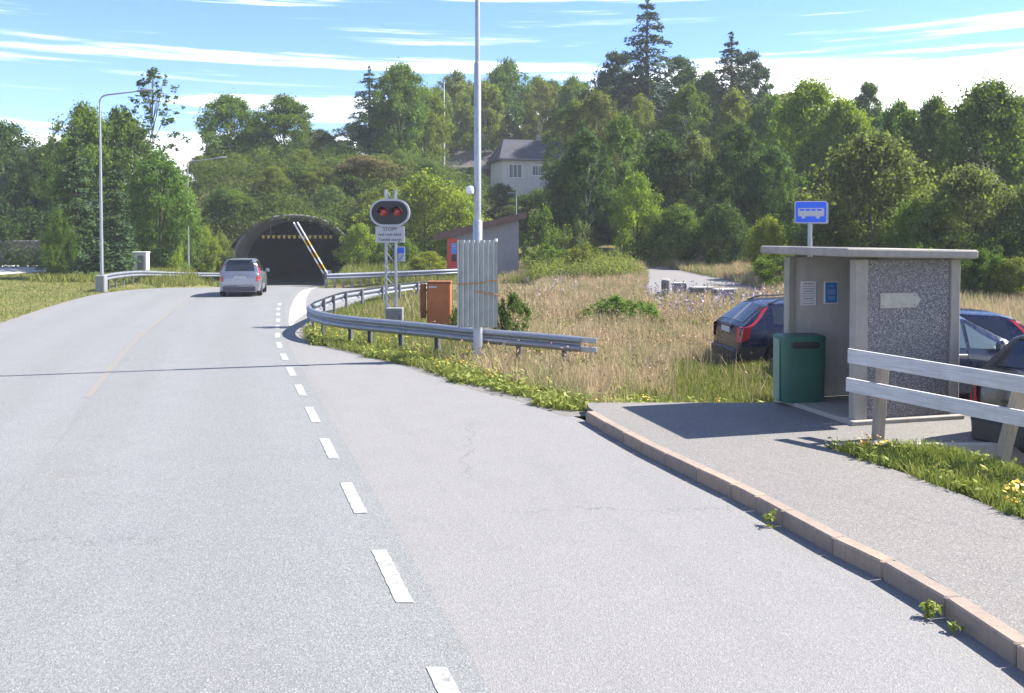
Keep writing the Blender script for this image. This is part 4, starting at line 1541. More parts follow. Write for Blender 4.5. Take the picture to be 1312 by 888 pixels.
make_car('charcoal hatchback with its tail and tow hook close behind the plank fence', (7.72, 10.95, -0.08), -math.atan2(0.9, 0.43), P_GREY, dict(HATCH, hook=True, outline=[(a_, b_ * 1.05) for a_, b_ in HATCH['outline']]))

# ------------------------------------------------------------------ concrete blocks by the gravel track
for i, (px, w, h, y, lab) in enumerate(((853, .32, .62, 36.4, 'small concrete block by the gravel track, leftmost and narrowest'), (871, .55, .55, 35.6, 'second concrete block from the left by the gravel track, slightly tilted'),
                                        (900, .95, .50, 34.2, 'long pale topped concrete block in the middle of the row by the track'), (928, .85, .50, 33.4, 'long concrete block at the right end of the row by the track'))):
    x = (px - 656) * y / F_PX
    t = thing('concrete_block', lab, 'concrete block', (x, y, hz(x, y)), R(-14 + 9 * i), 'concrete blocks by the gravel track')
    h -= 0.14
    MB().cbox((0, 0, h / 2 + 0.1), (w, 0.42, h + 0.2), 0.04).build('block', M_STONE, t)
    MB().cbox((0, 0, h + 0.215), (w - 0.04, 0.40, 0.05), 0.015).build('pale_top', M_CONC_LIGHT, t)

# ------------------------------------------------------------------ houses


def window(parent, c, w, h, nrm='y', sgn=-1, panes=2):
    x, y, z = c
    fr = MB()
    f = 0.07
    if nrm == 'y':
        for (dx, dz, sx, sz) in ((-w / 2, 0, f, h), (w / 2, 0, f, h), (0, h / 2, w - f, f), (0, -h / 2, w - f, f)) + tuple(((-w / 2 + w * k / panes), 0, 0.05, h - f) for k in range(1, panes)):
            fr.box((x + dx, y + sgn * 0.04, z + dz), (sx, 0.08, sz))
        fo = fr.build('window', M_WHITEP, parent)
        MB().box((x, y + sgn * 0.02, z), (w - f, 0.02, h - f)).build('pane', M_GLASS_LIT, fo)
    else:
        for (dy, dz, sy, sz) in ((-w / 2, 0, f, h), (w / 2, 0, f, h), (0, h / 2, w - f, f), (0, -h / 2, w - f, f)):
            fr.box((x + sgn * 0.04, y + dy, z + dz), (0.08, sy, sz))
        fo = fr.build('window', M_WHITEP, parent)
        MB().box((x + sgn * 0.02, y, z), (0.02, w - f, h - f)).build('pane', M_GLASS_LIT, fo)


def house(label, loc, rz, w, d, h, roof_h, wall, roof, eave=0.5, hip=1.4, wins=()):
    t = thing('house', label, 'house', loc, rz)
    MB().box((0, 0, h / 2 - 1.0), (w, d, h + 2.0)).build('wall', wall, t)
    nb = int(w / 0.55)
    for i in range(nb + 1):
        MB().box((-w / 2 + w * i / nb, -d / 2 - 0.015, h / 2), (0.06, 0.04, h)).build('batten', wall, t)
    e = eave
    b = MB()
    zt = h + roof_h
    b.v = [(-w / 2 - e, -d / 2 - e, h - 0.12), (w / 2 + e, -d / 2 - e, h - 0.12), (w / 2 + e, d / 2 + e, h - 0.12), (-w / 2 - e, d / 2 + e, h - 0.12),
           (-w / 2 - e, -d / 2 - e, h + 0.08), (w / 2 + e, -d / 2 - e, h + 0.08), (w / 2 + e, d / 2 + e, h + 0.08), (-w / 2 - e, d / 2 + e, h + 0.08),
           (-w / 2 - e + hip, 0, zt), (w / 2 + e - 0.1, 0, zt)]
    b.f = [(3, 2, 1, 0), (0, 1, 5, 4), (1, 2, 6, 5), (2, 3, 7, 6), (3, 0, 4, 7), (4, 5, 9, 8), (6, 7, 8, 9), (7, 4, 8), (5, 6, 9)]
    rf_ = b.build('roof', roof, t)
    MB().box((w * 0.22, 0.3, zt + 0.2), (0.5, 0.5, 1.0)).build('chimney', M_CONC, rf_)
    MB().box((0, -d / 2 - e - 0.05, h - 0.02), (w + 2 * e, 0.09, 0.16)).build('gutter', M_POST, t)
    for (x, z, ww, hh, pn) in wins:
        window(t, (x, -d / 2, z), ww, hh, 'y', -1, pn)
    return t


HX = (662 - 656) * 110 / F_PX
house('cream weatherboard house with slate roof among the trees above the shed', (HX + 1.2, 112, 6.2), R(14), 7.6, 6.5, 5.3, 2.7, M_HOUSE, M_ROOF, wins=((-2.2, 3.9, 1.6, 1.6, 3), (0.6, 4.0, 1.5, 1.2, 2), (2.6, 4.0, 1.2, 1.2, 2)))
house('brown roofed house half hidden by trees to the left of the cream house', (-5.9, 118, 6.6), R(-8), 6.0, 6, 4.3, 2.5, M_ROOFB, M_ROOFB, hip=1.2, wins=((0, 2.4, 1.4, 1.2, 2),))
house('dark blue house behind the trees on the far left', (-47.0, 92, 1.2), R(10), 8.0, 7, 7.8, 2.4, M_HOUSEB, M_ROOF, wins=((-2.5, 4.0, 1.3, 1.3, 2), (0.2, 4.0, 1.3, 1.3, 2), (2.4, 1.6, 1.3, 1.3, 2)))

wallt = thing('stone_wall', 'grey dry stone retaining wall beside the pale side street on the left', 'wall', (-44, 72.6, hz(-44, 72.6)))
rngw = random.Random(11)
m = MB()
for r_ in range(7):
    x = -14.0
    while x < 6.9:
        w = rngw.uniform(0.35, 0.8)
        m.cbox((x + w / 2, rngw.uniform(-0.05, 0.05), 0.12 + r_ * 0.29), (w - 0.03, 0.55, 0.27), 0.03)
        x += w
m.build('stones', M_STONE, wallt)['kind'] = 'stuff'
MB().box((-3.55, 0.45, 0.9), (20.9, 0.5, 2.0)).build('core', M_STONE, wallt)

ub = thing('utility_cabinet', 'white utility cabinet beside the left guard rail in front of the dark trees', 'cabinet', (-23.0, 56, hz(-23, 56)))
MB().cbox((0, 0, 0.75), (0.85, 0.5, 1.4), 0.03).build('case', M_WHITEP, ub)
MB().box((0.03, -0.258, 0.72), (0.34, 0.012, 1.1)).build('door', M_GREYBOX, ub)
MB().box((0.26, -0.258, 0.72), (0.08, 0.014, 1.1)).build('trim', M_CREAM, ub)
MB().cbox((0, 0, 1.47), (0.92, 0.58, 0.07), 0.02).build('lid', M_WHITEP, ub)

fp_ = thing('flag_pole', 'slim white pole standing among the trees on the hillside', 'pole', (-8.6, 115, hz(-8.6, 115)))
MB().tube([(0, 0, -0.5), (0, 0, 8), (0, 0, 21.6 - fp_.location.z)], [0.10, 0.085, 0.05], 8).build('shaft', M_WHITEP, fp_)
MB().tube([(0, 0, 21.6 - fp_.location.z), (0, 0, 21.8 - fp_.location.z)], 0.09, 8).build('knob', M_WHITEP, fp_)

# ------------------------------------------------------------------ vegetation
NPR = np.random.default_rng(7)


def leaf_quads(P, Nn, size, rg, aspect=0.62):
    """diamond leaves at P facing roughly Nn"""
    n = len(P)
    t = rg.normal(size=(n, 3))
    t -= (t * Nn).sum(1, keepdims=True) * Nn
    t /= np.linalg.norm(t, axis=1, keepdims=True) + 1e-9
    b = np.cross(Nn, t)
    s_ = (size * rg.uniform(0.45, 1.6, n))[:, None]
    a = t * s_ * 0.5
    c = b * s_ * 0.5 * aspect
    return np.stack([P - a, P + c - a * 0.1, P + a, P - c - a * 0.1], axis=1)


def clump_leaves(C, Rd, n, rg, flat=0.75, up=0.35):
    w = Rd ** 2
    idx = rg.choice(len(C), n, p=w / w.sum())
    d = rg.normal(size=(n, 3))
    d /= np.linalg.norm(d, axis=1, keepdims=True)
    rad = np.abs(rg.normal(0.62, 0.34, n))
    off = d * (rad * Rd[idx])[:, None]
    off[:, 2] *= flat
    P = C[idx] + off
    Nn = d * 0.8 + rg.normal(size=(n, 3)) * 0.6 + np.array([0, 0, up])
    Nn /= np.linalg.norm(Nn, axis=1, keepdims=True)
    return P, Nn


def broad_clumps(W, H, cb, K, rc, rg, top=0.55, lob=0.25):
    """clump centres in an uneven crown; 'top' is where the crown is widest"""
    C, Rr = [], []
    ph = rg.uniform(0, 6.28, 4)
    for _ in range(K):
        t = rg.uniform(0, 1) ** 0.85
        prof = (math.sin(math.pi * min(max((t / (2 * top)) if t < top else (0.5 + (t - top) / (2 * (1 - top)) * 0.96), 0.04), 1)) ** 0.65)
        a = rg.uniform(0, 2 * math.pi)
        lb = 1 + lob * math.sin(2 * a + ph[0] + 3 * t) + lob * 0.6 * math.sin(3 * a + ph[1] - 5 * t)
        rr = W / 2 * prof * lb * math.sqrt(rg.uniform(0.25, 1.0))
        r_ = W * rc * rg.uniform(0.55, 1.45)
        rr = max(rr - r_ * 0.5, 0)
        z = cb + t * (H - cb) - r_ * 0.4 * t
        C.append((rr * math.cos(a), rr * math.sin(a), max(z, 0.15)))
        Rr.append(r_)
    return np.array(C), np.array(Rr)


def trunk_mesh(name, H, r0, C, rg, mat, nl=8, lean=0.03):
    m = MB()
    top = H * (0.78 if nl < 50 else 0.95)
    pts = [(rg.normal() * lean * z, rg.normal() * lean * z, z) for z in np.linspace(-0.3, top, 7)]
    m.tube(pts, [r0 * (1 - 0.13 * i) for i in range(7)], 8)
    for c in C[rg.choice(len(C), min(nl, len(C)), replace=False)]:
        z0 = min(max(c[2] * (rg.uniform(0.35, 0.7) if nl < 50 else rg.uniform(0.8, 0.92)), H * 0.08), top * 0.98)
        p0 = np.array([0, 0, z0])
        mid = p0 * 0.45 + c * 0.55 + np.array([0, 0, 0.06 * H])
        m.tube([p0, mid, c], [r0 * 0.42, r0 * 0.25, r0 * 0.08] if nl < 50 else [r0 * 0.22, r0 * 0.12, r0 * 0.05], 5)
    me = bpy.data.meshes.new(name)
    me.from_pydata(m.v, [], m.f)
    me.shade_smooth()
    me.materials.append(mat)
    return me


PROTO = {}


def add_proto(key, W, H, crown_q, trunk_me, lmat):
    me = quads_mesh('crown_' + key, crown_q, lmat)
    PROTO.setdefault(key.split('#')[0], []).append((W, H, me, trunk_me))


def proto_broad(key, seed, W, H, cb, K, rc, n, leaf, flat=0.75, top=0.5, bk=None, r0=None, lob=0.25, nl=8):
    rg = np.random.default_rng(seed)
    C, Rd = broad_clumps(W, H, cb, K, rc, rg, top, lob)
    P, Nn = clump_leaves(C, Rd, n, rg, flat)
    P[:, 2] = np.maximum(P[:, 2], 0.05)
    q = leaf_quads(P, Nn, leaf, rg)
    add_proto(key, W, H, q, trunk_mesh('trunk_' + key, H, r0 or W * 0.022, C, rg, bk or M_BARK, nl), M_LEAF)


def proto_conifer(key, seed, W, H, levels, per, n_branch, leaf, cb=0.06, droop=0.25, power=0.85, ragged=0.3):
    rg = np.random.default_rng(seed)
    Ps, Ns, tips = [], [], []
    for k in range(levels):
        t = (k + rg.uniform(-0.3, 0.3)) / levels
        t = min(max(t, 0), 0.985)
        z = H * (cb + (1 - cb) * t)
        Lm = W / 2 * max((1 - t), 0.0) ** power + 0.22
        for j in range(max(3, int(per * (1 - 0.35 * t)))):
            a = rg.uniform(0, 2 * math.pi)
            L = Lm * rg.uniform(1 - ragged, 1.0 + ragged * 0.25)
            n = max(16, int(n_branch * L / (W / 2)))
            s_ = rg.uniform(0.08, 1, n) ** 0.75
            dr = -droop * (s_ ** 1.5) * L + 0.10 * L * s_ ** 3
            wd = 0.20 * L * (1 - s_ * 0.75) + 0.06
            lat = rg.normal(size=n) * wd
            x = np.cos(a) * s_ * L - np.sin(a) * lat
            y = np.sin(a) * s_ * L + np.cos(a) * lat
            zz = z + dr - np.abs(lat) * 0.35 + rg.normal(size=n) * 0.06 * (1 + 0.3 * L)
            Ps.append(np.stack([x, y, np.maximum(zz, 0.05)], 1))
            nn = np.stack([np.cos(a) * 0.35 + rg.normal(size=n) * 0.45, np.sin(a) * 0.35 + rg.normal(size=n) * 0.45, np.full(n, 0.9)], 1)
            Ns.append(nn / np.linalg.norm(nn, axis=1, keepdims=True))
        tips.append((0, 0, z))
    # leader
    n = 60
    zt = H * rg.uniform(0.94, 1.02, n)
    Ps.append(np.stack([rg.normal(size=n) * 0.08, rg.normal(size=n) * 0.08, zt], 1))
    nn = rg.normal(size=(n, 3))
    Ns.append(nn / np.linalg.norm(nn, axis=1, keepdims=True))
    P, Nn = np.concatenate(Ps), np.concatenate(Ns)
    q = leaf_quads(P, Nn, leaf, rg, 0.42)
    m = MB()
    m.tube([(0, 0, -0.3), (0, 0, H * 0.5), (0, 0, H * 0.97)], [W * 0.035, W * 0.022, 0.03], 8)
    me = bpy.data.meshes.new('trunk_' + key)
    me.from_pydata(m.v, [], m.f)
    me.shade_smooth()
    me.materials.append(M_BARK)
    add_proto(key, W, H, q, me, M_NEEDLE)


proto_broad('broad#1', 1, 8, 11, 0.9, 190, .085, 34000, .20, .85, lob=.20)
proto_broad('broad#2', 2, 8, 11, 0.5, 170, .095, 34000, .20, .85, top=.45)
proto_broad('broad#3', 3, 8, 11, 1.0, 210, .078, 34000, .19, .9, top=.58, lob=.26)
proto_broad('birch#1', 4, 6, 12, 1.0, 230, .065, 27000, .16, 1.25, .42, M_BIRCH, .12)
proto_broad('birch#2', 5, 6, 12, 0.6, 210, .07, 27000, .16, 1.3, .5, M_BIRCH, .12, .3)
proto_broad('bush#1', 6, 5, 4.5, 0.05, 150, .085, 26000, .115, .95, .40, None, .07, .18)
proto_broad('bush#2', 8, 5, 4.5, 0.05, 130, .095, 26000, .12, .95, .45, None, .07, .24)
proto_broad('bush#3', 18, 5, 4.5, 0.05, 170, .075, 26000, .115, 1.1, .5, None, .07, .3)
proto_broad('shrub#1', 9, 2.4, 1.8, 0.05, 60, .085, 5600, .085, 1.1, .4, None, .03, .3)
proto_broad('shrub#2', 10, 2.4, 1.8, 0.05, 52, .09, 5600, .085, 1.1, .45, None, .03, .35)
proto_broad('sparse#1', 12, 4, 17, 5.5, 260, .04, 4200, .17, 1.2, .42, None, .07, .35, nl=110)
proto_broad('pine#1', 13, 7, 13, 2.6, 120, .095, 24000, .22, .6, .55, None, .2, .3)
proto_broad('pine#2', 19, 7, 13, 1.6, 130, .09, 24000, .22, .6, .48, None, .2, .3)
proto_conifer('spruce#1', 14, 7, 18, 30, 14, 105, .30, .06, .34, .72, .40)
proto_conifer('spruce#2', 15, 7, 14, 26, 13, 110, .25, .02, .34, .72, .35)
proto_conifer('thinspruce#1', 16, 3, 9, 24, 12, 70, .19, .02, .35, .75, .3)
for key in list(PROTO):
    pass

GREENS = {
    'mid': (0.103, 0.175, 0.044), 'dark': (0.066, 0.119, 0.042), 'bright': (0.181, 0.263, 0.047), 'olive': (0.138, 0.181, 0.051),
    'grey': (0.117, 0.173, 0.080), 'spruce': (0.054, 0.101, 0.051), 'blue': (0.049, 0.084, 0.058), 'yellow': (0.199, 0.234, 0.047), 'brown': (0.146, 0.143, 0.091)}
NAMES = {'broad': 'deciduous_tree', 'birch': 'birch_tree', 'bush': 'bush', 'shrub': 'shrub', 'sparse': 'young_tree', 'pine': 'pine_tree', 'spruce': 'spruce_tree', 'thinspruce': 'spruce_tree'}
CATS = {'broad': 'tree', 'birch': 'tree', 'bush': 'bush', 'shrub': 'shrub', 'sparse': 'tree', 'pine': 'tree', 'spruce': 'tree', 'thinspruce': 'tree'}
rt = random.Random(21)


def plant(kind, px, top, wpx, y, tint, label, group=None, base=None, dx=0.0):
    """px: bearing (photo pixels) of the stem; top: where its top shows; wpx: crown width; y: metres away"""
    x = (px - 656) * y / F_PX + dx
    z0 = hz(x, y) if base is None else base
    ztop = EYE + (300 - top) * y / F_PX
    Hh = max(ztop - z0, 0.5)
    Wd = wpx * y / F_PX
    W0, H0, cme, tme = rt.choice(PROTO[kind])
    t = thing(NAMES[kind], label, CATS[kind], (x, y, z0 - 0.05), rt.uniform(0, 6.28), group)
    t.scale = (Wd / W0 * 1.0, Wd / W0 * 1.0, Hh / H0)
    tk = link_mesh('trunk', tme, None, t)
    cr = link_mesh('crown', cme, None, t)
    g = GREENS[tint]
    j = rt.uniform(0.88, 1.12)
    cr.color = (g[0] * j * rt.uniform(0.92, 1.08), g[1] * j, g[2] * j * rt.uniform(0.9, 1.1), 1)
    return t


# --- left side
plant('broad', 8, 156, 120, 77, 'dark', 'dark rounded tree at the far left edge above the stone wall')
plant('broad', 58, 186, 84, 76, 'dark', 'dark tree between the far left tree and the tall green tree')
plant('broad', 110, 133, 110, 66, 'mid', 'tall light green tree behind the left hand spruces')
plant('broad', 158, 138, 95, 68, 'mid', 'tall green tree right behind the nearer left lamp post')
plant('sparse', 197, 88, 92, 63, 'dark', 'slender young tree with sparse leaves standing against the sky')
plant('broad', 205, 192, 100, 60, 'mid', 'bushy tree between the two left lamp posts')
plant('broad', 232, 232, 60, 64, 'mid', 'smaller bushy tree just behind the farther left lamp post')
plant('spruce', 99, 160, 104, 52, 'spruce', 'broad dark spruce left of the nearer lamp post')
plant('thinspruce', 150, 190, 56, 53, 'spruce', 'narrow dark spruce right of the nearer lamp post')
plant('spruce', 128, 240, 60, 55, 'spruce', 'shorter spruce between the two dark spruces on the left')
plant('bush', 76, 268, 46, 50.5, 'mid', 'sunlit green bush at the foot of the broad spruce')
plant('bush', 26, 232, 110, 75.3, 'dark', 'dark bush above the stone wall at the far left')
plant('bush', 218, 300, 48, 61, 'bright', 'bright green bush at the foot of the farther left lamp post')
plant('bush', 262, 292, 50, 67, 'bright', 'light green bush left of the tunnel mouth')
plant('bush', 284, 300, 36, 68, 'olive', 'olive bush touching the left of the tunnel ring')
# --- on the bank over the tunnel
plant('broad', 298, 122, 96, 97, 'mid', 'round tree on the bank top, leftmost above the tunnel')
plant('broad', 366, 122, 92, 96, 'mid', 'green tree on the bank top in the middle above the tunnel')
plant('broad', 330, 150, 60, 99, 'dark', 'dark tree between the two round trees above the tunnel')
plant('broad', 412, 166, 58, 96, 'grey', 'smaller grey green tree on the bank right of the middle tree')
plant('spruce', 474, 88, 104, 98, 'spruce', 'tall spruce shaped tree at the left of the big clump above the tunnel')
plant('broad', 512, 82, 90, 97, 'mid', 'tall green tree in the clump right above the tunnel')
plant('broad', 545, 112, 70, 100, 'olive', 'olive tree at the right of the clump above the tunnel')
plant('bush', 468, 200, 110, 84, 'brown', 'brownish low bush on the bank below the tall clump')
plant('bush', 290, 176, 70, 95, 'dark', 'dark bush under the leftmost round tree on the bank')
plant('bush', 338, 182, 80, 94.5, 'mid', 'green bush between the round trees on the bank top')
plant('bush', 388, 180, 80, 94, 'dark', 'dark bush under the middle tree on the bank')
plant('bush', 432, 186, 70, 94, 'mid', 'green bush at the foot of the tall spruce on the bank')
plant('bush', 258, 200, 60, 90, 'olive', 'olive bush on the left shoulder of the bank')
for i in range(26):
    bx_, by_ = rt.uniform(-33, -7), rt.uniform(72, 90)
    if abs(bx_ - float(portal_x(by_))) < 6.5 and by_ < 76:
        by_ += 6
    bpx = 656 + bx_ * F_PX / by_
    btop = 300 - (hz(bx_, by_) + rt.uniform(1.2, 3.0) - EYE) * F_PX / by_
    plant('bush', bpx, btop, rt.uniform(2.6, 5.0) * F_PX / by_, by_, rt.choice(['mid', 'olive', 'grey', 'dark', 'mid']), 'wild green bush growing in the scrub on the bank over the tunnel', 'bushes in the scrub over the tunnel')
# --- bright bushes right of the tunnel
plant('bush', 462, 288, 60, 66, 'bright', 'bright green bush touching the right side of the tunnel mouth')
plant('bush', 508, 300, 60, 62, 'mid', 'dark green bush behind the stop signal')
plant('bush', 545, 226, 130, 70, 'bright', 'large bright green bush mass behind and above the stop signal')
plant('bush', 590, 248, 90, 66, 'bright', 'bright green bush above the shed roof')
plant('bush', 498, 236, 80, 74, 'olive', 'olive bush on the slope right of the tunnel')
plant('bush', 550, 322, 60, 57, 'yellow', 'yellow green bush beside the left wall of the shed')
plant('bush', 640, 236, 60, 90, 'dark', 'dark bush at the foot of the cream house')
plant('birch', 606, 214, 50, 96, 'dark', 'dark tree between the brown roof and the cream house')
# --- hillside
plant('birch', 585, 92, 80, 122, 'olive', 'olive birch on the skyline left of the stepped lamp post')
plant('birch', 560, 112, 60, 116, 'mid', 'mid green tree on the skyline beside the white pole')
plant('broad', 650, 76, 80, 125, 'mid', 'dark topped tree highest on the skyline right of the lamp post')
plant('birch', 622, 104, 70, 120, 'olive', 'olive birch just right of the lamp post on the hill')
plant('birch', 694, 104, 76, 122, 'olive', 'yellowish birch on the skyline above the cream house')
plant('broad', 735, 100, 80, 118, 'mid', 'green tree on the skyline left of the dark pine')
plant('pine', 788, 66, 84, 112, 'blue', 'dark pine left of the tallest spruce')
plant('spruce', 828, -4, 150, 108, 'blue', 'tallest spruce, reaching the top of the picture')
plant('pine', 868, 72, 90, 112, 'spruce', 'dark pine right of the tallest spruce')
plant('spruce', 936, 46, 140, 106, 'blue', 'pointed spruce on the skyline between the tall spruce and the bright tree')
plant('pine', 958, 66, 70, 110, 'blue', 'dark rounded pine beside the pointed spruce')
plant('broad', 905, 92, 80, 108, 'mid', 'green tree filling the skyline below the pointed spruce')
plant('pine', 1110, 104, 60, 90, 'dark', 'dark crowned tree peeping over the wood above the bus shelter')
# --- middle row of the wood
plant('birch', 738, 132, 84, 92, 'mid', 'birch right of the cream house')
plant('birch', 765, 118, 84, 90, 'olive', 'olive birch behind the middle row, below the dark pine')
plant('birch', 820, 124, 84, 88, 'olive', 'birch in the middle row below the tallest spruce')
plant('birch', 880, 112, 90, 86, 'mid', 'birch in the middle row below the right hand pine')
plant('birch', 940, 118, 84, 84, 'olive', 'tall birch in the middle row left of the bright tree')
plant('broad', 985, 122, 80, 82, 'mid', 'green tree in the middle row beside the bright tree')
plant('broad', 730, 196, 92, 68, 'dark', 'broad dark tree shading the ground right of the cream house')
plant('birch', 750, 168, 96, 66, 'dark', 'dark drooping birch right of the broad dark tree')
plant('birch', 795, 150, 90, 70, 'mid', 'drooping birch behind the small bright tree')
plant('broad', 850, 168, 90, 66, 'dark', 'dark tree right of the drooping birch')
plant('birch', 890, 172, 96, 64, 'grey', 'grey green birch overhanging the gravel track')
plant('broad', 945, 160, 100, 62, 'dark', 'dark tree left of the bus stop sign')
plant('broad', 990, 190, 90, 60, 'dark', 'dark tree directly behind the shelter roof edge')
plant('bush', 816, 224, 74, 58.5, 'bright', 'small bright green tree standing in front of the dark wood')
plant('bush', 868, 262, 86, 58, 'mid', 'mid green bush at the edge of the gravel track')
plant('bush', 925, 262, 84, 56, 'dark', 'dark bush at the edge of the wood beside the track')
# --- right wood
plant('broad', 1035, 102, 125, 68, 'bright', 'tall bright green tree above the bus stop sign')
plant('broad', 1082, 128, 90, 66, 'bright', 'light green tree right of the tallest bright tree')
plant('broad', 1150, 132, 100, 62, 'mid', 'green tree at the middle of the right hand wood')
plant('broad', 1196, 124, 90, 60, 'mid', 'green tree left of the big tree at the right edge')
plant('broad', 1262, 104, 140, 54, 'mid', 'big green tree at the right edge of the picture')
plant('broad', 1330, 112, 110, 56, 'mid', 'green tree cut by the right edge of the picture')
plant('bush', 1116, 172, 190, 44, 'grey', 'large rounded grey green bush behind the shelter')
plant('bush', 1182, 250, 110, 40, 'mid', 'green bush right behind the shelter roof')
plant('bush', 1240, 216, 140, 39, 'grey', 'grey green willow bush right of the shelter')
plant('bush', 1318, 236, 120, 37, 'grey', 'grey green willow bush at the right edge')
plant('bush', 1062, 262, 100, 45, 'mid', 'green bush behind the bus stop sign')
plant('bush', 985, 278, 70, 47, 'bright', 'light green bush just left of the bus stop sign')
plant('bush', 1000, 320, 80, 40, 'mid', 'low green bush behind the blue estate car')
plant('bush', 1290, 300, 110, 36, 'dark', 'low dark bush behind the parked cars at the right')
plant('bush', 1256, 322, 80, 35, 'mid', 'low green bush at the wood edge just right of the shelter roof')
plant('bush', 1306, 330, 70, 34, 'olive', 'low olive bush above the far parked car at the right edge')
# --- in the field
plant('shrub', 657, 374, 56, 22.3, 'dark', 'small dark shrub right of the corrugated sheet')
plant('shrub', 586, 392, 30, 23.0, 'mid', 'small shrub between the orange cabinet and the corrugated sheet', base=-0.15)
plant('shrub', 790, 378, 90, 27.0, 'mid', 'low spreading green shrub in the middle of the dry grass')
plant('shrub', 752, 402, 44, 27.6, 'olive', 'low olive shrub left of the spreading shrub in the dry grass')
plant('shrub', 833, 398, 44, 27.5, 'mid', 'low shrub right of the spreading shrub in the dry grass')
plant('shrub', 700, 268, 60, 58, 'mid', 'upright green shrub just right of the shed')
plant('shrub', 742, 284, 50, 57, 'grey', 'grey green shrub in front of the lit lawn gap')
plant('shrub', 700, 312, 64, 51, 'mid', 'green willowherb clump beside the right wall of the shed')
plant('shrub', 750, 312, 70, 50, 'olive', 'olive willowherb clump at the left of the gravel track')
plant('shrub', 790, 322, 44, 53, 'grey', 'grey shrub at the far end of the gravel track')
# wood behind the front rows
for i in range(46):
    px = -60 + i * 32.0 + rt.uniform(-14, 14)
    y = rt.uniform(126, 168)
    top = np.interp(px, [-60, 40, 130, 240, 300, 420, 480, 560, 660, 800, 960, 1060, 1180, 1320, 1420], [185, 178, 180, 215, 165, 195, 120, 112, 100, 96, 100, 130, 142, 130, 130]) + rt.uniform(-4, 14)
    if top > 190:
        continue
    plant(rt.choice(['broad', 'birch', 'birch']), px, top, rt.uniform(70, 110), y, rt.choice(['mid', 'olive', 'mid', 'dark']), 'green tree deep in the wood behind the front rows', 'trees deep in the wood behind the front rows')
# dark lower filling behind the front trunks of the right hand wood
for i in range(22):
    px = 690 + i * 32 + rt.uniform(-10, 10)
    y = np.interp(px, [690, 1000, 1320], [78, 70, 60]) + rt.uniform(-2, 4)
    plant('bush', px, rt.uniform(215, 255), rt.uniform(90, 130), y, 'dark', 'shaded undergrowth bush inside the wood behind the front trees', 'undergrowth bushes inside the wood')

# --- scrub cover on the bank
rg = np.random.default_rng(31)
C, Rd = [], []
while len(C) < 1700:
    x, y = rg.uniform(-38, -3), rg.uniform(66.5, 96)
    z = float(land_z(x, y, False))
    if abs(x - portal_x(y)) < 5.5 and y < 71.0:
        continue
    r_ = (0.35 + 1.5 * rg.uniform(0, 1) ** 2.2) * (0.36 if y < 74 and abs(x - portal_x(y)) < 6.5 else 1.0)
    C.append((x, y, z + r_ * 0.55))
    Rd.append(r_)
for k in range(210):
    a = rg.uniform(0.02, 0.74) * math.pi
    yy = rg.uniform(-1.2, 0.9)
    r_ = rg.uniform(0.22, 0.42) * (1.35 if a < 1.2 else 1.0)
    ca, sa = math.cos(a), math.sin(a)
    xl = (4.86 + r_ * 0.3) * math.copysign(abs(ca) ** (2 / 2.35), ca)
    zl = (5.26 + r_ * 0.3) * abs(sa) ** (2 / 2.35)
    C.append((float(portal_x(70)) + xl * math.cos(TA) - yy * math.sin(TA), 70 + yy * math.cos(TA) + xl * math.sin(TA), -1.36 + zl))
    Rd.append(r_)
C, Rd = np.array(C), np.array(Rd)
P, Nn = clump_leaves(C, Rd, 190000, rg, 1.2, 0.4)
scrub = link_mesh('scrub', quads_mesh('scrub', leaf_quads(P, Nn, 0.20, rg, 0.5), M_LEAF), None)
scrub.color = (0.078, 0.122, 0.038, 1)
tag(scrub, 'low scrub covering the bank above the tunnel', 'scrub', kind='stuff')


def blades(name, P, h, w, mat, lean=0.35, label=None, cat='grass'):
    n = len(P)
    a = NPR.uniform(0, 2 * math.pi, n)
    hh = h * NPR.uniform(0.5, 1.25, n)
    ww = w * NPR.uniform(0.6, 1.4, n)
    d = np.stack([np.cos(a), np.sin(a), np.zeros(n)], 1) * (ww / 2)[:, None]
    la = NPR.uniform(0, 2 * math.pi, n)
    ln_ = np.abs(NPR.normal(0, lean, n)) * hh
    tipo = np.stack([np.cos(la) * ln_, np.sin(la) * ln_, hh], 1)
    V = np.stack([P - d, P + d, P + d * 0.25 + tipo, P - d * 0.25 + tipo], axis=1)
    o = link_mesh(name, quads_mesh(name, V, mat), None)
    tag(o, label, cat, kind='stuff')
    return o


def scatter(n, x0, x1, y0, y1, keep, ypow=1.0):
    y = y0 + (y1 - y0) * NPR.uniform(0, 1, n) ** ypow
    x = NPR.uniform(x0, x1, n)
    k = keep(x, y)
    x, y = x[k], y[k]
    return np.stack([x, y, land_z(x, y, False)], 1)


def in_track(x, y):
    a = np.interp(y, [37, 40, 45, 50, 57.5], [5.2, 5.7, 6.5, 7.2, 7.9])
    b = np.interp(y, [35.5, 40, 46, 52, 57.5], [11.2, 11.6, 11.3, 10.5, 10.0])
    return (y > 35.5) & (y < 57.5) & (x > a + 0.25) & (x < b - 0.25)


def off_pave(x, y, gap):
    """right of the bus bay edge and not on other hard ground"""
    k = (x > bay_x(y) + gap) & ~((y < 13.0) & (x < 6.4))
    k &= ~in_track(x, y)
    k &= ~((x > 5.6) & (y < 19.5)) & ~((np.abs(x - SX) < 2.3) & (y > 51.8) & (y < 55.5))
    k &= ~((y > 41.0) & (y < 48.2) & (x < 1.0))
    return k


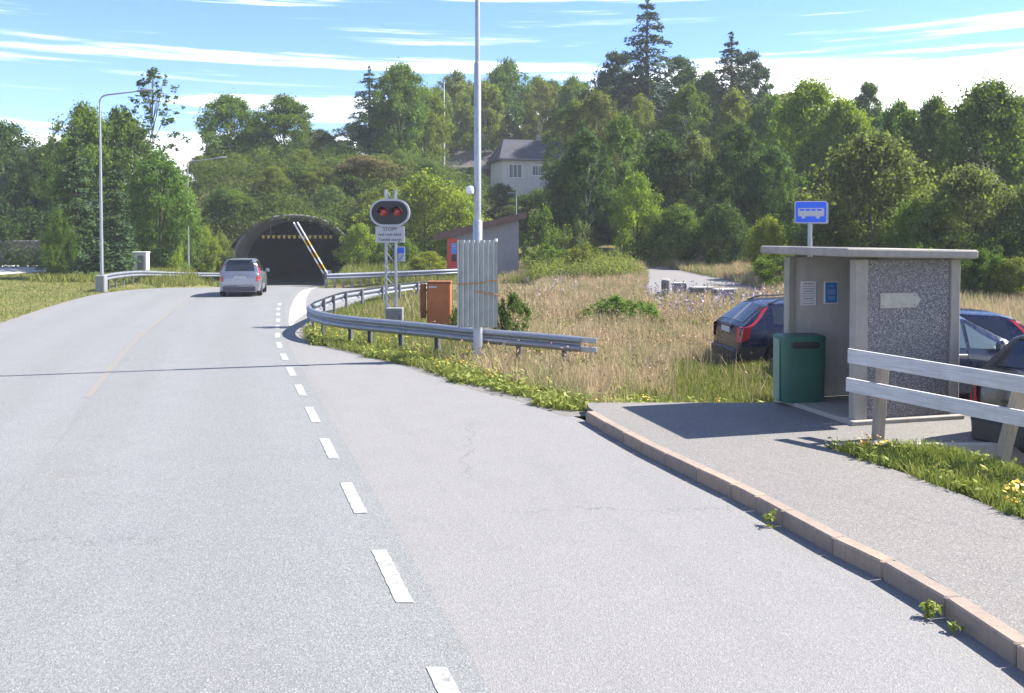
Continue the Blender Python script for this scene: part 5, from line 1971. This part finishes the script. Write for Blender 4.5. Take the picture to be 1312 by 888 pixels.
def field(x, y):
    edge_ = -1.6 + 0.5 * np.sin(y * 1.7) + 1.2 * sstep(17, 20, y) * (1 - sstep(20, 26, y))
    short = (x > 1.2 + 0.3 * np.sin(y * 3)) & (y < np.interp(x, [1, 2.5, 3.5, 6], [14.2, 15.0, 19.2, 21.5]) + 0.5 * np.sin(x * 4))
    return off_pave(x, y, 0.8) & ((x > edge_) | (NPR.uniform(0, 1, len(x)) < 0.12)) & (~short | (NPR.uniform(0, 1, len(x)) < 0.06))


PF = scatter(260000, -6, 16, 13.0, 60, field, 1.25)
PF = PF[(PF[:, 0] < 0.5 + PF[:, 1] * 0.30)]
near = PF[:, 1] < 27
fx, fy = PF[:, 0], PF[:, 1]
tall = 0.62 + 0.38 * np.sin(fx * 1.3 + 0.7 * np.sin(fy * 0.8)) * np.sin(fy * 0.9 + 1.1 * np.sin(fx * 0.7)) + 0.25 * np.sin(fx * 3.7 + fy * 2.1) * np.sin(fy * 3.1 - fx * 1.7)
tall = np.clip(tall + 0.32, 0.35, 1.35)
blades('dry_grass', PF[near], 0.38 * tall[near], 0.016, M_DRY, 0.45, 'tall dry straw coloured grass filling the field beyond the guard rail')
blades('dry_grass', PF[~near], 0.42 * tall[~near], 0.030, M_DRY, 0.42, 'farther dry grass of the field towards the wood')
low_ = PF[(tall < 0.75)]
k = NPR.permutation(len(low_))[:420]
P, Nn = clump_leaves(low_[k] + np.array([0, 0, 0.16]), NPR.uniform(0.08, 0.3, len(k)), 15000, NPR, 0.9, 0.6)
o = link_mesh('meadow_herbs', quads_mesh('meadow_herbs', leaf_quads(P, Nn, 0.07, NPR, 0.4), M_LEAF), None)
o.color = (0.13, 0.165, 0.06, 1)
tag(o, 'green herbs in the thinner patches of the dry meadow', 'weeds', kind='stuff')
# pinkish seed heads floating over the field
PS = scatter(20000, -4, 14, 15, 55, field, 1.2)
PS = PS[(PS[:, 0] < 0.5 + PS[:, 1] * 0.30)]
PS[:, 2] += NPR.uniform(0.3, 0.6, len(PS))
nn = NPR.normal(size=PS.shape)
nn /= np.linalg.norm(nn, axis=1, keepdims=True)
o = link_mesh('seed_heads', quads_mesh('seed_heads', leaf_quads(PS, nn, 0.055, NPR, 0.35), M_PINKSEED), None)
tag(o, 'pinkish seed heads over the dry grass', 'grass', kind='stuff')


# green verge along the bay edge
def verge(x, y):
    d = x - bay_x(y)
    return off_pave(x, y, 0.16 + 0.12 * np.sin(y * 2.3) + 0.10 * np.sin(y * 5.9 + 1)) & (d < 2.6) & (NPR.uniform(0, 1, len(x)) < np.exp(-(d / 1.6) ** 2))


PV = scatter(420000, -6.4, 3, 12.6, 27, verge)[:46000]
PV2 = scatter(120000, 1.0, 7, 12.98, 15.5, lambda x, y: off_pave(x, y, 0.02) & (NPR.uniform(0, 1, len(x)) < np.exp(-((y - 13) / 1.0) ** 2)))[:14000]
PV = np.concatenate([PV, PV2])
blades('verge_grass', PV, 0.15, 0.014, M_WEED, 0.55, 'fresh green grass along the edge of the bus bay')
k = NPR.permutation(len(PV))[:3000]
CW = PV[k] + np.array([0, 0, 0.07])
P, Nn = clump_leaves(CW, NPR.uniform(0.06, 0.22, len(CW)), 46000, NPR, 0.9, 0.9)
o = link_mesh('roadside_weeds', quads_mesh('roadside_weeds', leaf_quads(P, Nn, 0.085, NPR, 0.45), M_WEED), None)
tag(o, 'broad leaved green weeds along the verge', 'weeds', kind='stuff')
k = NPR.permutation(len(PV))[:70]
PFl = np.repeat(PV[k], 5, 0) + NPR.normal(0, 0.03, (len(k) * 5, 3)) + np.array([0, 0, 0.2])
nn = np.tile(np.array([[0.1, -0.2, 1.0]]), (len(PFl), 1)) + NPR.normal(0, 0.3, PFl.shape)
nn /= np.linalg.norm(nn, axis=1, keepdims=True)
flw = [leaf_quads(PFl, nn, 0.03, NPR, 0.9)]


# grass wedge between pavement and car park
def wedge(x, y):
    return (x > pave_r(np.minimum(y, 10.29)) + 0.05 * np.sin(y * 7)) & (x < 4.34 + (10.62 - y) * 0.69 + 0.12 + 0.1 * np.sin(y * 5)) & (y < 10.2)


y_ = NPR.uniform(3.5, 10.22, 60000)
x_ = NPR.uniform(3.4, 6.0, 60000)
kk = wedge(x_, y_)
x_, y_ = x_[kk], y_[kk]
zw = np.full(len(x_), PZ - 0.03) - 0.22 * sstep(4.9, 5.9, x_)
gz = MB()
rows = []
for y in np.linspace(3.0, 10.26, 26):
    a = float(pave_r(min(y, 10.29))) - 0.02
    b_ = max(a + 0.1, min(6.0, 4.34 + (10.62 - float(y)) * 0.69 + 0.45))
    rows.append([(a + (b_ - a) * t, float(y), float(PZ - 0.03 - 0.22 * sstep(4.9, 5.9, a + (b_ - a) * t))) for t in np.linspace(0, 1, 8)])
tag(sheet('grass_verge', rows, M_GROUND), kind='structure')
PW = np.stack([x_, y_, zw], 1)
blades('verge_grass', PW[:26000], 0.12, 0.014, M_WEED, 0.5, 'bright grass wedge between the pavement and the plank fence')
k = NPR.permutation(len(PW))[:520]
P, Nn = clump_leaves(PW[k] + np.array([0, 0, 0.07]), NPR.uniform(0.05, 0.12, len(k)), 7000, NPR, 0.7, 0.9)
o = link_mesh('wedge_weeds', quads_mesh('wedge_weeds', leaf_quads(P, Nn, 0.06, NPR, 0.45), M_WEED), None)
tag(o, 'small leafy weeds in the grass wedge by the fence', 'weeds', kind='stuff')
for (cx_, cy_, n, sp) in ((3.95, 9.95, 16, 0.14), (4.62, 7.95, 34, 0.16), (4.95, 7.9, 14, 0.2)):
    q = np.stack([NPR.normal(cx_, sp, n), NPR.normal(cy_, sp, n), np.full(n, PZ + 0.12)], 1)
    q = q[q[:, 0] > pave_r(np.minimum(q[:, 1], 10.29)) + 0.05]
    q[:, 2] += NPR.uniform(-0.03, 0.06, len(q))
    q = np.repeat(q, 4, 0) + NPR.normal(0, 0.015, (len(q) * 4, 3))
    nn = np.tile(np.array([[0.1, -0.3, 1.0]]), (len(q), 1)) + NPR.normal(0, 0.3, q.shape)
    nn /= np.linalg.norm(nn, axis=1, keepdims=True)
    flw.append(leaf_quads(q, nn, 0.032, NPR, 0.9))
o = link_mesh('wild_flowers', quads_mesh('wild_flowers', np.concatenate(flw), M_FLOWER), None)
tag(o, 'small yellow wild flowers in the verges', 'flowers', kind='stuff')

PN = scatter(160000, -6.2, 0.5, 16, 41, lambda x, y: off_pave(x, y, 0.05) & (x < -0.6 + 0.8 * np.sin(y * 2.1)))
blades('nose_grass', PN, 0.20, 0.018, M_LAWN, 0.5, 'short green grass inside the curve of the guard rail')

PK = scatter(70000, 0.6, 9, 12.98, 22, lambda x, y: off_pave(x, y, 0.05) & (y < np.interp(x, [1, 2.5, 3.5, 6, 9], [14.6, 15.6, 19.8, 22, 22])))
blades('short_grass', PK[:26000], 0.17, 0.016, M_LAWN, 0.5, 'short yellow green grass between the pavement and the estate car')
q = scatter(9000, -0.3, 6.6, 45, 57.5, lambda x, y: ~in_track(x, y) & (x > 0.9))
q2 = clump_leaves(q[:1300] + np.array([0, 0, 0.5]), NPR.uniform(0.25, 0.62, 1300), 44000, NPR, 1.3, 0.5)
o = link_mesh('willowherb', quads_mesh('willowherb', leaf_quads(q2[0], q2[1], 0.11, NPR, 0.4), M_LEAF), None)
o.color = (0.15, 0.19, 0.07, 1)
tag(o, 'tall grey green willowherb between the shed and the gravel track', 'weeds', kind='stuff')

# lawn at the left and scruffy grass round the road edges
def lawn(x, y):
    return (x < left_x(y) - 0.30) & (x > -46) & ~((y > 51.5 + 0.2 * (x + 45)) & (x < -30.9) & (y < 70 + 0.2 * (x + 45)))


PL = scatter(150000, -46, -8, 18, 72, lawn, 0.9)
PL = PL[PL[:, 0] > -0.62 * PL[:, 1] - 3]
blades('lawn_grass', PL, 0.065, 0.03, M_LAWN, 0.5, 'mown yellow green lawn left of the road')
PB = scatter(60000, -26, 12, 48, 66, lambda x, y: ((x > edge_x(y) + 1.2) | (x < left_x(y) - 0.4)) & ~in_track(x, y) & ~((np.abs(x - SX) < 2.3) & (y > 51.8)))
blades('rough_grass', PB, 0.4, 0.05, M_LAWN, 0.4, 'rough grass round the shed and the tunnel approach')
PR = scatter(60000, 6, 26, 24, 45, lambda x, y: ~in_track(x, y))
blades('rough_grass', PR, 0.42, 0.03, M_DRY, 0.4, 'rough grass behind the parked cars')

# lupins among the dry grass
PLu = scatter(900, 4.8, 9.5, 27, 36, lambda x, y: ~in_track(x, y))[:110]
PLu = np.concatenate([PLu, scatter(200, 0.5, 3.5, 30, 42, field)[:14]])
q = np.repeat(PLu, 14, 0)
q[:, 2] += NPR.uniform(0.40, 0.80, len(q))
q[:, :2] += NPR.normal(0, 0.025, (len(q), 2))
nn = NPR.normal(size=q.shape)
nn /= np.linalg.norm(nn, axis=1, keepdims=True)
o = link_mesh('lupins', quads_mesh('lupins', leaf_quads(q, nn, 0.06, NPR, 0.7), M_LUPIN), None)
tag(o, 'pale violet lupin spikes in front of the concrete blocks', 'flowers', kind='stuff')

# weeds in the kerb joint
for (x, y, n, s_, lab) in ((2.30, 7.83, 90, 0.065, 'leafy weed sprouting from the kerb foot, nearer the shelter'), (2.82, 5.95, 130, 0.06, 'bushy weed at the kerb foot nearest the camera'), (2.87, 5.70, 40, 0.035, 'tiny weed in a kerb joint right beside the bushy one')):
    t = thing('weed', lab, 'weed', (x - 0.05, y, 0.0))
    C = NPR.normal(0, s_ * 0.5, (10, 3)) + np.array([0, 0, s_ * 1.1])
    C[:, 2] = np.abs(C[:, 2])
    P, Nn = clump_leaves(C, np.full(10, s_ * 0.6), n, NPR, 0.8, 0.6)
    P[:, 2] = np.maximum(P[:, 2], 0.01)
    link_mesh('leaves', quads_mesh('leaves', leaf_quads(P, Nn, 0.036, NPR, 0.5), M_WEED), None, t)
    MB().tube([(0, 0, -0.02), (0.005, 0, s_)], [0.006, 0.003], 5).build('stem', M_WEED, t)

# ------------------------------------------------------------------ air
hm = bpy.data.materials.new('thin_air')
hm.use_nodes = True
hm.node_tree.nodes.clear()
ho = hm.node_tree.nodes.new('ShaderNodeOutputMaterial')
hv = hm.node_tree.nodes.new('ShaderNodeVolumePrincipled')
hv.inputs['Color'].default_value = (0.86, 0.92, 1.0, 1)
hv.inputs['Density'].default_value = 0.00050
hm.node_tree.links.new(hv.outputs[0], ho.inputs['Volume'])
hb = MB().box((0, 600, 17), (2600, 2600, 50)).build('haze', hm)
tag(hb, kind='stuff')
